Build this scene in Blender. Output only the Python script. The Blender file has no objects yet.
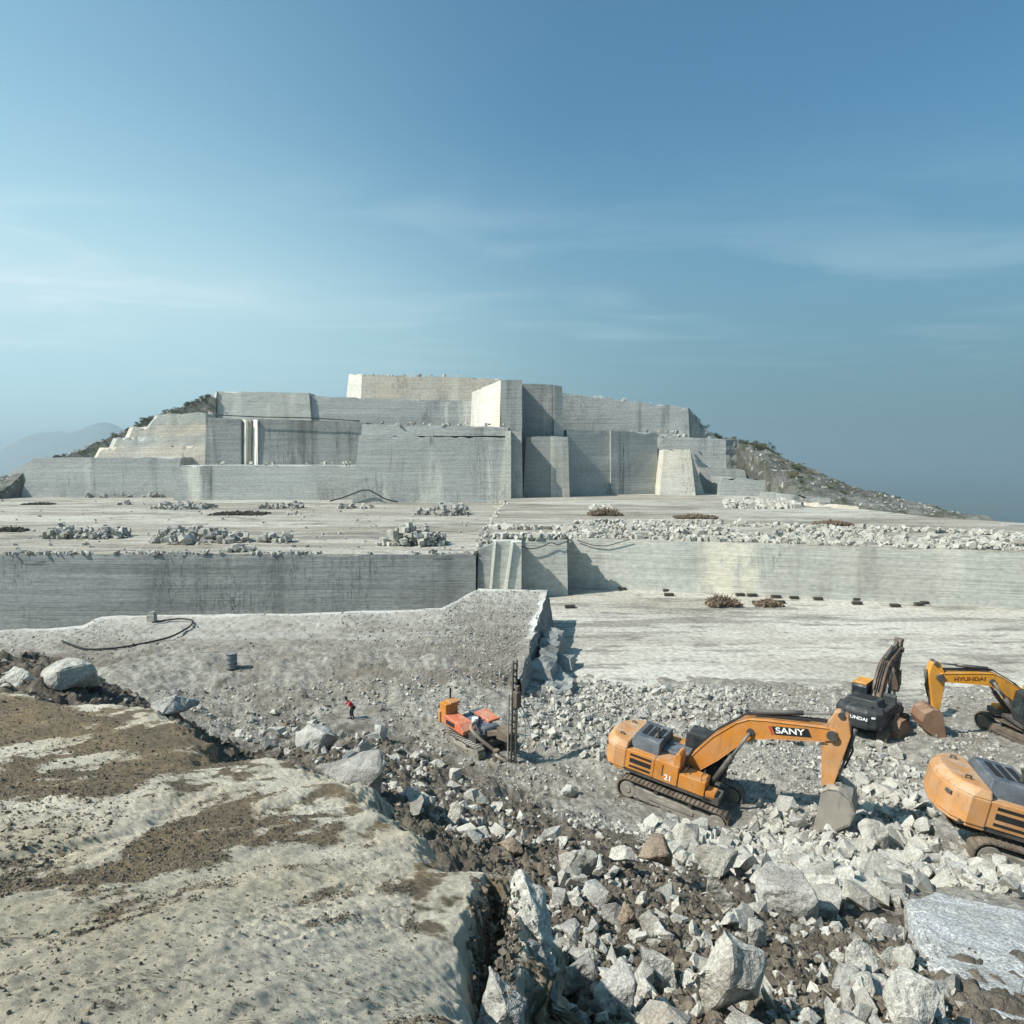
import bpy, bmesh, math, random
import numpy as np
from mathutils import Vector, Matrix, Euler
R = math.radians
random.seed(7); rng = np.random.default_rng(11)
scene = bpy.context.scene
COL = scene.collection
# ------------------------------------------------------------------ camera model (camera stands at the origin)
F = 667.0; HZ = 455.0
TH = math.atan((512 - HZ) / F); CT, ST = math.cos(TH), math.sin(TH)
def ray(px, py):
    x = (px - 512) / F; y = -(py - 512) / F
    return np.array([x, CT + y * ST, -ST + y * CT])
def G(px, py, z):
    r = ray(px, py); return r * (z / r[2])
def A(px, py, Y):
    r = ray(px, py); return r * (Y / r[1])
def XA(px, Y, z):
    return (px - 512) / F * (Y * CT - z * ST)
def proj(p):
    p = np.asarray(p); d = p[..., 1] * CT - p[..., 2] * ST; u = p[..., 1] * ST + p[..., 2] * CT
    return np.stack([512 + F * p[..., 0] / d, 512 - F * u / d], -1)
# ------------------------------------------------------------------ numpy noise
def _h(ix, iy, iz, s):
    n = (ix * 374761393 + iy * 668265263 + iz * 1274126177 + s * 974634541) & 0xFFFFFFFF
    n = ((n ^ (n >> 13)) * 1274126177) & 0xFFFFFFFF
    n = ((n ^ (n >> 16)) * 2246822519) & 0xFFFFFFFF
    return ((n ^ (n >> 15)) & 0xFFFF) / 65535.0
def vn(p, s=0):
    p = np.asarray(p, float); i = np.floor(p).astype(np.int64); f = p - i; f = f * f * (3 - 2 * f)
    x, y, z = i[..., 0], i[..., 1], i[..., 2]; fx, fy, fz = f[..., 0], f[..., 1], f[..., 2]
    def l(a, b, t): return a + (b - a) * t
    return l(l(l(_h(x, y, z, s), _h(x+1, y, z, s), fx), l(_h(x, y+1, z, s), _h(x+1, y+1, z, s), fx), fy),
             l(l(_h(x, y, z+1, s), _h(x+1, y, z+1, s), fx), l(_h(x, y+1, z+1, s), _h(x+1, y+1, z+1, s), fx), fy), fz) * 2 - 1
def fbm(p, o=4, s=0, g=.5):
    t = 0; a = 1; q = np.asarray(p, float)
    for k in range(o):
        t = t + a * vn(q, s + k); q = q * 2.03 + 7.1; a *= g
    return t
def billow(p, o=3, s=0):
    t = 0; a = 1; q = np.asarray(p, float)
    for k in range(o):
        t = t + a * (1 - 2 * np.abs(vn(q, s + k))); q = q * 2.1 + 3.3; a *= .5
    return -t
def P3(x, y, z=0): return np.stack(np.broadcast_arrays(np.asarray(x, float), np.asarray(y, float), np.asarray(z, float)), -1)
def sstep(a, b, x):
    t = np.clip((x - a) / (b - a), 0, 1); return t * t * (3 - 2 * t)
def inpoly(x, y, poly):
    r = np.zeros(np.shape(x), bool); n = len(poly)
    for i in range(n):
        x0, y0 = poly[i]; x1, y1 = poly[(i + 1) % n]
        c = ((y0 > y) != (y1 > y)) & (x < (x1 - x0) * (y - y0) / ((y1 - y0) if y1 != y0 else 1e-9) + x0)
        r ^= c
    return r
def sdist(x, y, poly):
    d = np.full(np.shape(x), 1e9); n = len(poly)
    for i in range(n):
        x0, y0 = poly[i]; x1, y1 = poly[(i + 1) % n]
        ex, ey = x1 - x0, y1 - y0; t = np.clip(((x - x0) * ex + (y - y0) * ey) / (ex * ex + ey * ey + 1e-12), 0, 1)
        d = np.minimum(d, np.hypot(x - x0 - t * ex, y - y0 - t * ey))
    return np.where(inpoly(x, y, poly), d, -d)
class RBF:
    def __init__(s, pts, vals):
        s.p = np.array(pts, float); v = np.array(vals, float); n = len(s.p)
        D = np.hypot(s.p[:, None, 0] - s.p[None, :, 0], s.p[:, None, 1] - s.p[None, :, 1])
        M = np.zeros((n + 3, n + 3)); M[:n, :n] = -D - np.eye(n) * .02
        M[:n, n] = 1; M[:n, n+1:] = s.p; M[n, :n] = 1; M[n+1:, :n] = s.p.T
        b = np.zeros((n + 3,) + v.shape[1:]); b[:n] = v
        s.w = np.linalg.solve(M, b)
    def __call__(s, x, y):
        x = np.asarray(x, float); y = np.asarray(y, float); n = len(s.p)
        o = s.w[n] + x[..., None] * s.w[n+1] + y[..., None] * s.w[n+2]
        for k in range(n):
            o = o - np.hypot(x - s.p[k, 0], y - s.p[k, 1])[..., None] * s.w[k]
        return o
# ------------------------------------------------------------------ object helpers
def tag(o, label=None, cat=None, group=None, kind=None):
    if label: o['label'] = label
    if cat: o['category'] = cat
    if group: o['group'] = group
    if kind: o['kind'] = kind
    return o
def link(o, parent=None):
    COL.objects.link(o)
    if parent: o.parent = parent
    return o
def empty(name, loc=(0, 0, 0), rot=(0, 0, 0)):
    o = bpy.data.objects.new(name, None); o.location = loc; o.rotation_euler = rot; o.empty_display_size = .3
    return link(o)
def mesh_np(name, V, Fc, mat=None, parent=None, smooth=False, attrs=None):
    m = bpy.data.meshes.new(name); V = np.asarray(V, np.float32)
    if isinstance(Fc, np.ndarray):
        n, k = Fc.shape
        m.vertices.add(len(V)); m.vertices.foreach_set('co', V.ravel())
        m.loops.add(n * k); m.loops.foreach_set('vertex_index', Fc.astype(np.int32).ravel())
        m.polygons.add(n); m.polygons.foreach_set('loop_start', np.arange(0, n * k, k, dtype=np.int32))
        m.update(calc_edges=True)
    else:
        m.from_pydata([tuple(v) for v in V.tolist()], [], Fc); m.update()
    m.polygons.foreach_set('use_smooth', np.full(len(m.polygons), smooth))
    for k, a in (attrs or {}).items():
        at = m.attributes.new(k, 'FLOAT', 'POINT'); at.data.foreach_set('value', np.asarray(a, np.float32))
    if mat: m.materials.append(mat)
    m.validate()
    return link(bpy.data.objects.new(name, m), parent)
def gridfaces(nu, nv):
    i = np.arange(nu - 1)[:, None] * nv + np.arange(nv - 1)[None, :]
    return np.stack([i, i + nv, i + nv + 1, i + 1], -1).reshape(-1, 4)
class MB:
    def __init__(s): s.v = []; s.f = []
    def add(s, V, Fc):
        o = len(s.v); s.v += [tuple(map(float, v)) for v in V]; s.f += [tuple(i + o for i in f) for f in Fc]
    def box(s, c, d, rot=None):
        V = [Vector((x * d[0] / 2, y * d[1] / 2, z * d[2] / 2)) for x in (-1, 1) for y in (-1, 1) for z in (-1, 1)]
        if rot is not None: V = [rot @ v for v in V]
        s.add([v + Vector(c) for v in V], [(0, 1, 3, 2), (4, 6, 7, 5), (0, 4, 5, 1), (2, 3, 7, 6), (0, 2, 6, 4), (1, 5, 7, 3)])
        return s
    def prism(s, prof, y0, y1, taper=None):       # profile in XZ, extruded along Y
        n = len(prof); a = sum(prof[i][0] * prof[(i+1) % n][1] - prof[(i+1) % n][0] * prof[i][1] for i in range(n))
        if a < 0: prof = prof[::-1]
        V = [(x, y0, z) for x, z in prof] + [(x, y1, z) for x, z in prof]
        Fc = [tuple(range(n)), tuple(range(2 * n - 1, n - 1, -1))] + [(i, i + n, (i + 1) % n + n, (i + 1) % n) for i in range(n)]
        s.add(V, Fc); return s
    def tube(s, pts, r, n=8, r2=None):
        pts = [Vector(p) for p in pts]; V = []; k = len(pts); up = Vector((.13, .27, .95))
        for i, p in enumerate(pts):
            t = (pts[min(i + 1, k - 1)] - pts[max(i - 1, 0)]).normalized()
            a = t.cross(up)
            if a.length < 1e-3: a = t.cross(Vector((1, 0, 0)))
            a.normalize(); b = t.cross(a); rr = r if r2 is None else r + (r2 - r) * i / (k - 1)
            V += [p + (a * math.cos(2 * math.pi * j / n) + b * math.sin(2 * math.pi * j / n)) * rr for j in range(n)]
        Fc = [(i * n + j, i * n + (j + 1) % n, (i + 1) * n + (j + 1) % n, (i + 1) * n + j) for i in range(k - 1) for j in range(n)]
        Fc += [tuple(range(n - 1, -1, -1)), tuple((k - 1) * n + j for j in range(n))]
        s.add(V, Fc); return s
    def build(s, name, mat, parent=None, bevel=0, smooth=False):
        o = mesh_np(name, np.array(s.v), s.f, mat, parent, smooth)
        bm = bmesh.new(); bm.from_mesh(o.data); bmesh.ops.recalc_face_normals(bm, faces=bm.faces)
        bm.to_mesh(o.data); bm.free()
        if bevel:
            b = o.modifiers.new('bevel', 'BEVEL'); b.width = bevel; b.segments = 2; b.limit_method = 'ANGLE'; b.angle_limit = R(35)
        return o
def copy_tree(o, parent=None):
    c = o.copy(); COL.objects.link(c)
    if parent: c.parent = parent
    for ch in list(o.children): copy_tree(ch, c)
    return c
# ------------------------------------------------------------------ materials
class NT:
    def __init__(s, name, rough=.9, spec=.25):
        s.m = bpy.data.materials.new(name); s.m.use_nodes = True; s.n = s.m.node_tree.nodes; s.l = s.m.node_tree.links
        s.b = s.n['Principled BSDF']; s.b.inputs['Roughness'].default_value = rough
        s.b.inputs['Specular IOR Level'].default_value = spec
        s.tc = s.n.new('ShaderNodeTexCoord'); s.co = s.tc.outputs['Object']; s.h = []
    def map(s, sc, rot=(0, 0, 0), co=None, off=(0, 0, 0)):
        m = s.n.new('ShaderNodeMapping'); m.inputs['Scale'].default_value = sc; m.inputs['Rotation'].default_value = rot
        m.inputs['Location'].default_value = off
        s.l.new(co or s.co, m.inputs[0]); return m.outputs[0]
    def noise(s, sc=(1, 1, 1), detail=4, rough=.55, dist=0, rot=(0, 0, 0), co=None, off=(0, 0, 0)):
        n = s.n.new('ShaderNodeTexNoise'); n.inputs['Scale'].default_value = 1; n.inputs['Detail'].default_value = detail
        n.inputs['Roughness'].default_value = rough; n.inputs['Distortion'].default_value = dist
        s.l.new(s.map(sc, rot, co, off), n.inputs['Vector']); return n.outputs[0]
    def vor(s, sc, feat='F1', co=None):
        n = s.n.new('ShaderNodeTexVoronoi'); n.feature = feat; n.inputs['Scale'].default_value = 1
        s.l.new(s.map(sc, co=co), n.inputs['Vector']); return n
    def ramp(s, v, a, b, lo=0., hi=1.):
        n = s.n.new('ShaderNodeMapRange'); n.interpolation_type = 'SMOOTHSTEP'
        n.inputs[1].default_value = a; n.inputs[2].default_value = b; n.inputs[3].default_value = lo; n.inputs[4].default_value = hi
        s.l.new(v, n.inputs[0]); return n.outputs[0]
    def math(s, op, a, b=None):
        n = s.n.new('ShaderNodeMath'); n.operation = op
        for i, v in enumerate((a, b)):
            if v is None: continue
            if isinstance(v, (int, float)): n.inputs[i].default_value = v
            else: s.l.new(v, n.inputs[i])
        return n.outputs[0]
    def mix(s, f, a, b, mode='MIX'):
        n = s.n.new('ShaderNodeMix'); n.data_type = 'RGBA'; n.blend_type = mode
        for i, v in ((0, f), (6, a), (7, b)):
            if isinstance(v, (int, float)): n.inputs[i].default_value = v
            elif isinstance(v, tuple): n.inputs[i].default_value = (*v[:3], 1)
            else: s.l.new(v, n.inputs[i])
        return n.outputs[2]
    def attr(s, name):
        n = s.n.new('ShaderNodeAttribute'); n.attribute_name = name; return n.outputs['Fac']
    def rnd(s):
        n = s.n.new('ShaderNodeObjectInfo'); return n.outputs['Random']
    def bump(s, h, st=.5, d=.1):
        n = s.n.new('ShaderNodeBump'); n.inputs['Strength'].default_value = st; n.inputs['Distance'].default_value = d
        s.l.new(h, n.inputs['Height'])
        if s.h: s.l.new(s.h[-1], n.inputs['Normal'])
        s.h.append(n.outputs[0]); return s
    def done(s, c):
        if isinstance(c, tuple): s.b.inputs['Base Color'].default_value = (*c[:3], 1)
        else: s.l.new(c, s.b.inputs['Base Color'])
        if s.h: s.l.new(s.h[-1], s.b.inputs['Normal'])
        return s.m
def mat_wall(name, base, dark, streak=.5, saw=.5, gouge=.3, tone=.5, warm=0.):
    t = NT(name, .92)
    big = t.noise((.03, .03, .05), 3); c = t.mix(t.ramp(big, .38, .66, 0, tone), base, tuple(x * .72 for x in base))
    bands = t.noise((.012, .012, 1.6), 4, .7); c = t.mix(t.ramp(bands, .46, .64, 0, saw * .8), c, dark)
    b2 = t.noise((.03, .03, .45), 2, .6, off=(3, 1, 7)); c = t.mix(t.ramp(b2, .5, .62, 0, saw * .6), c, tuple(min(1, x * 1.22) for x in base))
    fl2 = t.noise((.006, .006, 3.4), 3, .7, off=(5, 2, 2)); c = t.mix(t.ramp(fl2, .5, .62, 0, saw * .45), c, tuple(x * .8 for x in dark))
    v = t.noise((.16, .16, .010), 5, .6); low = t.noise((.05, .05, .03), 2, off=(9, 4, 1))
    c = t.mix(t.math('MULTIPLY', t.ramp(v, .54, .68, 0, streak), t.ramp(low, .36, .52)), c, tuple(x * .42 for x in dark))
    vl = t.noise((.13, .13, .012), 4, .6, off=(31, 4, 1)); c = t.mix(t.ramp(vl, .57, .7, 0, min(.8, streak * 1.1)), c, (.62, .6, .52))
    if warm: c = t.mix(t.ramp(t.noise((.07, .07, .05), 3, off=(5, 5, 5)), .4, .6, 0, warm), c, (.52, .42, .30))
    if name == 'pale_sawn_wall':
        sp_ = t.n.new('ShaderNodeSeparateXYZ'); t.l.new(t.co, sp_.inputs[0])
        dx = t.math('ABSOLUTE', t.math('SUBTRACT', t.math('ADD', sp_.outputs[0], t.math('MULTIPLY', t.noise((.3, .3, .3), 3, off=(3, 3, 9)), 3.)), 27.2))
        c = t.mix(t.math('MULTIPLY', t.ramp(dx, 4.2, 1.2, 0, .8), t.ramp(t.noise((.5, .5, .25), 4, .65, off=(8, 1, 1)), .3, .55)), c, (.66, .61, .48))
    g = t.noise((.12, .12, 1.3), 4, .6, off=(2, 8, 3)); c = t.mix(t.ramp(g, .66, .70, 0, gouge), c, tuple(x * .22 for x in dark))
    vs = t.noise((.5, .5, .02), 4, .65, off=(11, 3, 8)); c = t.mix(t.math('MULTIPLY', t.ramp(vs, .64, .70, 0, streak * .9), t.ramp(t.noise((.08, .08, .06), 3, off=(1, 14, 1)), .45, .57)), c, tuple(x * .3 for x in dark))
    ck = t.noise((.45, .45, .05), 6, .75, 1.2, off=(21, 3, 8)); c = t.mix(t.math('MULTIPLY', t.ramp(t.math('ABSOLUTE', t.math('SUBTRACT', ck, .5)), .012, .003, 0, .85), t.ramp(t.noise((.045, .045, .045), 3, off=(7, 7, 1)), .52, .58)), c, tuple(x * .2 for x in dark))
    c = t.mix(.3, c, t.mix(t.ramp(t.noise((1.5, 1.5, 2.5), 5, .7), .3, .7), (.25, .25, .25), (.8, .8, .8)), 'OVERLAY')
    t.bump(t.noise((.02, .02, 1.5), 5, .75), .5, .2); t.bump(t.noise((.5, .5, .7), 5, .6), .22, .2); t.bump(g, .3, -.3)
    return t.done(c)
def mat_floor(name, base, brown, dark, sc=1., br=.5, ds=.6, rot=0.):
    t = NT(name, .95); r = (0, 0, rot)
    a = t.noise((.012 * sc, .09 * sc, 1), 4, .6, rot=r); c = t.mix(t.ramp(a, .42, .62, 0, br), base, brown)
    a2 = t.noise((.035 * sc, .2 * sc, 1), 4, .65, rot=r, off=(4, 9, 0)); c = t.mix(t.ramp(a2, .44, .6, 0, .6), c, tuple(min(1, x * 1.18) for x in base))
    p = t.noise((.06, .06, 1), 5, .65); c = t.mix(t.ramp(p, .45, .7, 0, .55), c, brown)
    d = t.noise((.16 * sc, .55 * sc, 1), 5, .7, rot=r, off=(1, 2, 0)); dm = t.ramp(d, .53, .63, 0, ds); c = t.mix(dm, c, dark)
    d2 = t.noise((.06 * sc, .3 * sc, 1), 4, .6, rot=r, off=(7, 2, 0)); c = t.mix(t.ramp(d2, .54, .63, 0, ds * .75), c, dark)
    s = t.noise((2.5, 2.5, 2.5), 4, .7); c = t.mix(.6, c, t.mix(t.ramp(s, .3, .7), (.28, .28, .27), (.75, .75, .75)), 'OVERLAY')
    t.bump(d, .6, -.2); t.bump(t.noise((.5, .9, 1), 5, .7), .5, .3)
    return t.done(c)
def mat_rock(name, a, b, sp=.5, dirt=.3, dcol=(.16, .13, .10), var=.35, sc=1.):
    t = NT(name, .9); r = t.rnd()
    off = t.n.new('ShaderNodeVectorMath'); off.operation = 'ADD'; sclr = t.n.new('ShaderNodeVectorMath'); sclr.operation = 'SCALE'
    cmb = t.n.new('ShaderNodeCombineXYZ'); [t.l.new(r, cmb.inputs[i]) for i in range(3)]
    t.l.new(cmb.outputs[0], sclr.inputs[0]); sclr.inputs[3].default_value = 37.; t.l.new(t.tc.outputs['Object'], off.inputs[0]); t.l.new(sclr.outputs[0], off.inputs[1])
    t.co = off.outputs[0]
    c = t.mix(t.ramp(t.noise((1.1 * sc,) * 3, 4), .35, .65), a, b)
    c = t.mix(t.math('MULTIPLY', t.ramp(t.noise((.8 * sc,) * 3, 5, .65, off=(4, 4, 4)), .48, .66), dirt), c, dcol)
    c = t.mix(t.math('MULTIPLY', t.ramp(r, .55, 1.), var), c, tuple(x * .5 for x in dcol) if False else tuple(x * .45 for x in b))
    s = t.noise((22 * sc,) * 3, 3, .8); c = t.mix(sp, c, t.mix(t.ramp(s, .34, .66), (.16, .16, .16), (.86, .86, .84)), 'OVERLAY')
    t.bump(t.noise((3.2 * sc,) * 3, 6, .7), .8, .12 / sc); t.bump(s, .25, .02 / sc)
    return t.done(c)
def mat_paint(name, c1, dust=(.42, .36, .28), d=.5, rough=.45, rust=.25, metal=0.):
    t = NT(name, rough, .4); t.b.inputs['Metallic'].default_value = metal
    c = t.mix(t.ramp(t.noise((1.2,) * 3, 4), .3, .7), c1, tuple(x * .82 for x in c1))
    g = t.n.new('ShaderNodeNewGeometry'); sx = t.n.new('ShaderNodeSeparateXYZ'); t.l.new(g.outputs['Normal'], sx.inputs[0])
    up = t.ramp(sx.outputs[2], .2, 1., .35, 1.)
    c = t.mix(t.math('MULTIPLY', t.math('MULTIPLY', t.ramp(t.noise((1.6,) * 3, 6, .7, off=(3, 3, 3)), .38, .64), up), d), c, dust)
    c = t.mix(t.ramp(t.noise((5, 5, 2.), 5, .7), .62, .70, 0, rust), c, (.11, .06, .035))
    gr = t.ramp(t.noise((3.5, 3.5, .5), 6, .72, off=(9, 2, 5)), .52, .68, 0, min(1, rust * 1.1)); c = t.mix(gr, c, tuple(x * .35 for x in dust)); c = t.mix(t.ramp(t.noise((14,) * 3, 4, .8, off=(2, 6, 5)), .6, .68, 0, rust * .8), c, tuple(x * .8 for x in dust))
    t.l.new(t.ramp(t.noise((2.,) * 3, 4), .3, .7, rough, min(1, rough + .35)), t.b.inputs['Roughness'])
    t.bump(t.noise((9,) * 3, 4, .6), .15, .02)
    return t.done(c)
def mat_plain(name, c, rough=.7, var=.3, sc=3.):
    t = NT(name, rough); return t.done(t.mix(t.ramp(t.noise((sc,) * 3, 4), .35, .65, 0, var), c, tuple(x * .4 for x in c)))
M = {}
M['wall_sawn_grey'] = mat_wall('grey_sawn_wall', (.25, .258, .248), (.16, .166, .16), .45, .75, .6, .6)  # sawn rock that is darker in itself
M['wall_pale'] = mat_wall('pale_sawn_wall', (.43, .435, .395), (.31, .315, .285), .45, .5, .12, .35, .12)
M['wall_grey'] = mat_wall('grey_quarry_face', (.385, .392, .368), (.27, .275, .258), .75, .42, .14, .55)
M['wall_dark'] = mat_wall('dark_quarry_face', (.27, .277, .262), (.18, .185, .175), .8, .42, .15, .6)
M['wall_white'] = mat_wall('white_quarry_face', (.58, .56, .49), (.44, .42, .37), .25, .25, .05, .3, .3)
M['wall_tan'] = mat_wall('tan_quarry_face', (.52, .48, .41), (.38, .35, .3), .7, .5, .15, .5, .35)
M['bright_edge'] = mat_wall('bright_white_edge', (.74, .72, .64), (.6, .58, .5), .2, .2, .05, .2, .1)  # brighter white; on the slot strips it paints in their sunlight
M['floor_pale'] = mat_floor('pale_scored_floor', (.42, .40, .35), (.28, .25, .20), (.16, .15, .13), 1., .5, .8)
M['floor_bench'] = mat_floor('brown_streaked_bench', (.39, .375, .325), (.225, .197, .155), (.11, .10, .09), .8, .85, .7)
M['white_rock'] = mat_rock('white_granite', (.50, .485, .43), (.37, .355, .315), .4, .35, (.24, .2, .15), .45)
M['grey_rock'] = mat_rock('grey_granite', (.44, .43, .395), (.31, .30, .28), .45, .4, (.17, .145, .115), .4)
M['brown_rock'] = mat_rock('brown_stained_rock', (.34, .27, .2), (.22, .17, .13), .5, .5)
M['slab_rock'] = mat_rock('speckled_slab', (.47, .47, .47), (.38, .375, .36), .75, .25, (.32, .3, .26), 0.)
M['orange'] = mat_paint('orange_paint', (.56, .215, .03), d=.5, rust=.6)
M['orange_dusty'] = mat_paint('dusty_orange_paint', (.55, .26, .09), (.46, .37, .27), d=.8, rust=.6)
M['yellow'] = mat_paint('yellow_paint', (.66, .28, .015), d=.35, rust=.5)
M['black_paint'] = mat_paint('black_paint', (.028, .032, .036), (.13, .12, .1), d=.35)
M['hood_grey'] = mat_paint('dark_grey_hood', (.075, .09, .105), (.3, .31, .32), d=.5)
M['steel'] = mat_paint('dark_steel', (.07, .068, .065), (.3, .27, .22), d=.5, rough=.5, metal=.3)
M['dusty_steel'] = mat_paint('dusty_track_steel', (.20, .18, .15), (.44, .41, .35), d=.85, rough=.8)
M['track_brown'] = mat_paint('muddy_track_steel', (.12, .095, .07), (.26, .21, .16), d=.8, rough=.8)
M['rust_arm'] = mat_paint('rusty_dark_arm', (.085, .055, .04), (.3, .22, .15), d=.45, rust=.5)
M['bucket'] = mat_paint('worn_bucket_steel', (.30, .275, .235), (.42, .38, .31), d=.7, rough=.75, rust=.5)
M['bucket_rust'] = mat_paint('rusty_bucket_steel', (.22, .12, .07), (.34, .27, .2), d=.6, rough=.7)
M['red_paint'] = mat_paint('orange_red_paint', (.60, .16, .075), (.5, .36, .27), d=.65, rust=.5)
M['chrome'] = mat_plain('dusty_rod', (.2, .19, .18), .4, .4)
M['rubber'] = mat_plain('dark_rubber', (.025, .025, .026), .7)
M['hose'] = mat_plain('dusty_hose', (.3, .26, .21), .7)
M['cyan_hose'] = mat_plain('pale_hose', (.42, .5, .5), .6)
M['white_letter'] = mat_plain('white_letter', (.8, .8, .78), .6, .1)
M['dark_red_letter'] = mat_plain('dark_red_letter', (.2, .06, .02), .6, .2)
M['black_decal'] = mat_plain('black_decal', (.02, .02, .02), .5, .1)
M['red_decal'] = mat_plain('red_decal', (.5, .04, .03), .5, .1)
M['timber'] = mat_plain('dark_timber', (.07, .06, .05), .9, .5)
M['brush'] = mat_plain('dry_brush', (.19, .14, .095), .95, .6)
M['blue_drum'] = mat_plain('grey_drum_paint', (.2, .225, .235), .6, .35)
M['skin'] = mat_plain('skin', (.32, .18, .12), .6, .1)
M['red_shirt'] = mat_plain('red_cloth', (.55, .03, .07), .9, .2)
M['dark_cloth'] = mat_plain('dark_cloth', (.03, .027, .027), .9, .2)
M['leaf'] = mat_plain('shrub_leaf', (.085, .105, .05), .8, .6, .8)
M['leaf_dry'] = mat_plain('dry_shrub_leaf', (.17, .14, .075), .8, .5, .8)
M['twig'] = mat_plain('twig', (.12, .09, .06), .9)
tg = NT('cab_glass', .08, .5); M['glass'] = tg.done((.02, .028, .033))
# dirt / gravel terrain
t = NT('rubble_ground', .95)
z = t.attr('dirt'); zz = t.ramp(t.math('ADD', z, t.math('MULTIPLY', t.math('SUBTRACT', t.noise((.7,) * 3, 5, .65), .5), 1.1)), .35, .65)
grav = t.mix(t.ramp(t.noise((2.2,) * 3, 5, .7), .35, .65), (.19, .175, .148), (.37, .35, .305))
grav = t.mix(t.ramp(t.noise((.16, .3, .3), 4, .6), .45, .62, 0, .65), grav, (.20, .175, .14))
grav = t.mix(t.ramp(t.noise((6.,) * 3, 3, .7), .6, .68, 0, .8), grav, (.6, .59, .55))
dirt = t.mix(t.ramp(t.noise((1.6,) * 3, 5, .7, off=(5, 1, 1)), .35, .65), (.085, .073, .057), (.175, .15, .118))
dirt = t.mix(t.ramp(t.noise((7.,) * 3, 4, .7, off=(5, 1, 1)), .62, .7, 0, .6), dirt, (.32, .3, .27))
c = t.mix(zz, grav, dirt)
t.bump(t.noise((1.9,) * 3, 6, .75), .9, .25); t.bump(t.noise((9.,) * 3, 4, .7), .6, .05)
M['ground'] = t.done(c)
# near outcrop : pale granite under smeared brown dirt
t = NT('dirt_smeared_granite', .93); rz = (0, 0, -R(80))
pale = t.mix(t.ramp(t.noise((.8,) * 3, 4), .35, .65), (.80, .725, .575), (.66, .58, .44))
pale = t.mix(t.ramp(t.noise((.5,) * 3, 3, off=(8, 1, 2)), .48, .66, 0, .5), pale, (.60, .52, .36))
brn = t.mix(t.ramp(t.noise((1.1,) * 3, 4, off=(2, 2, 2)), .35, .65), (.27, .195, .11), (.15, .115, .072))
zd = t.attr('dirt')
st = t.noise((.6, 2.2, 1), 7, .72, .5, rot=rz); bl = t.noise((.3, .8, .5), 4, .6, .4, rot=rz, off=(1, 7, 2))
fine = t.noise((4, 10, 6), 6, .8, rot=rz)
mk = t.math('ADD', t.attr('patch'), t.math('ADD', t.math('MULTIPLY', t.math('SUBTRACT', fine, .5), 1.3), t.math('MULTIPLY', t.math('SUBTRACT', st, .5), .8)))
mm = t.ramp(mk, -.04, .34, 0, .93)
c = t.mix(mm, pale, brn)
c = t.mix(t.ramp(fine, .58, .68, 0, .6), c, (.12, .10, .08)); c = t.mix(t.ramp(t.noise((2.2, 11, 6), 5, .75, .6, rot=rz, off=(3, 9, 1)), .60, .66, 0, .75), c, (.15, .125, .09))
c = t.mix(t.ramp(t.noise((14,) * 3, 3, .7), .64, .72, 0, .5), c, (.62, .58, .48)); c = t.mix(t.ramp(t.noise((18, 30, 20), 4, .8, rot=rz, off=(1, 5, 2)), .60, .66, 0, .55), c, (.2, .165, .12))
t.bump(st, .5, .05); t.bump(t.noise((5, 10, 7), 8, .85, rot=rz), .8, .035); t.bump(t.noise((30,) * 3, 6, .8), 1., .03)
M['outcrop'] = t.done(c)
# platform in front: gravelly, with a clean pale rim
t = NT('gravel_platform', .95)
g = t.mix(t.ramp(t.noise((.5, .8, 1), 5, .7), .35, .65), (.29, .27, .232), (.19, .172, .142))
g = t.mix(t.ramp(t.noise((.07, .3, 1), 4, .6), .5, .64, 0, .6), g, (.40, .385, .35))
g = t.mix(t.ramp(t.noise((5., 5, 5), 4, .75), .55, .7, 0, .7), g, (.13, .12, .105))
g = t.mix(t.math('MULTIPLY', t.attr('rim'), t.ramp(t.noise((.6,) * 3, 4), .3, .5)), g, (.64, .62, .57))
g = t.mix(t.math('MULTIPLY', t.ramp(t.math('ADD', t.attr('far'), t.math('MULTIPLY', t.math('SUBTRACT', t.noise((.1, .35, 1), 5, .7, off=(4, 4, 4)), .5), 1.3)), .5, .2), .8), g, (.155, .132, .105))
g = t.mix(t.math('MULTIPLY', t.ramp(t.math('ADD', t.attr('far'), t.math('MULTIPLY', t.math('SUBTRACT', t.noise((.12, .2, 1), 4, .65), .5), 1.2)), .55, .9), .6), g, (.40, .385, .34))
t.bump(t.noise((2.,) * 3, 6, .75), .6, .12); M['platform'] = t.done(g)
# natural hillside
t = NT('scrubby_hillside', .95)
h = t.mix(t.ramp(t.noise((.12,) * 3, 5, .7), .4, .6), (.095, .092, .08), (.18, .175, .158))
h = t.mix(t.ramp(t.noise((.3,) * 3, 5, .7, off=(3, 3, 3)), .5, .6, 0, .9), h, (.065, .075, .04))
h = t.mix(t.ramp(t.noise((.5,) * 3, 4, .7, off=(6, 3, 3)), .6, .66, 0, .9), h, (.5, .48, .44))
t.bump(t.noise((.6,) * 3, 6, .75), 1., .8); M['hill'] = t.done(h)
t = NT('hazy_plain', .9)
M['plain'] = t.done(t.mix(t.ramp(t.noise((.0012,) * 3, 5), .4, .6), (.045, .07, .075), (.07, .085, .06)))
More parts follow.
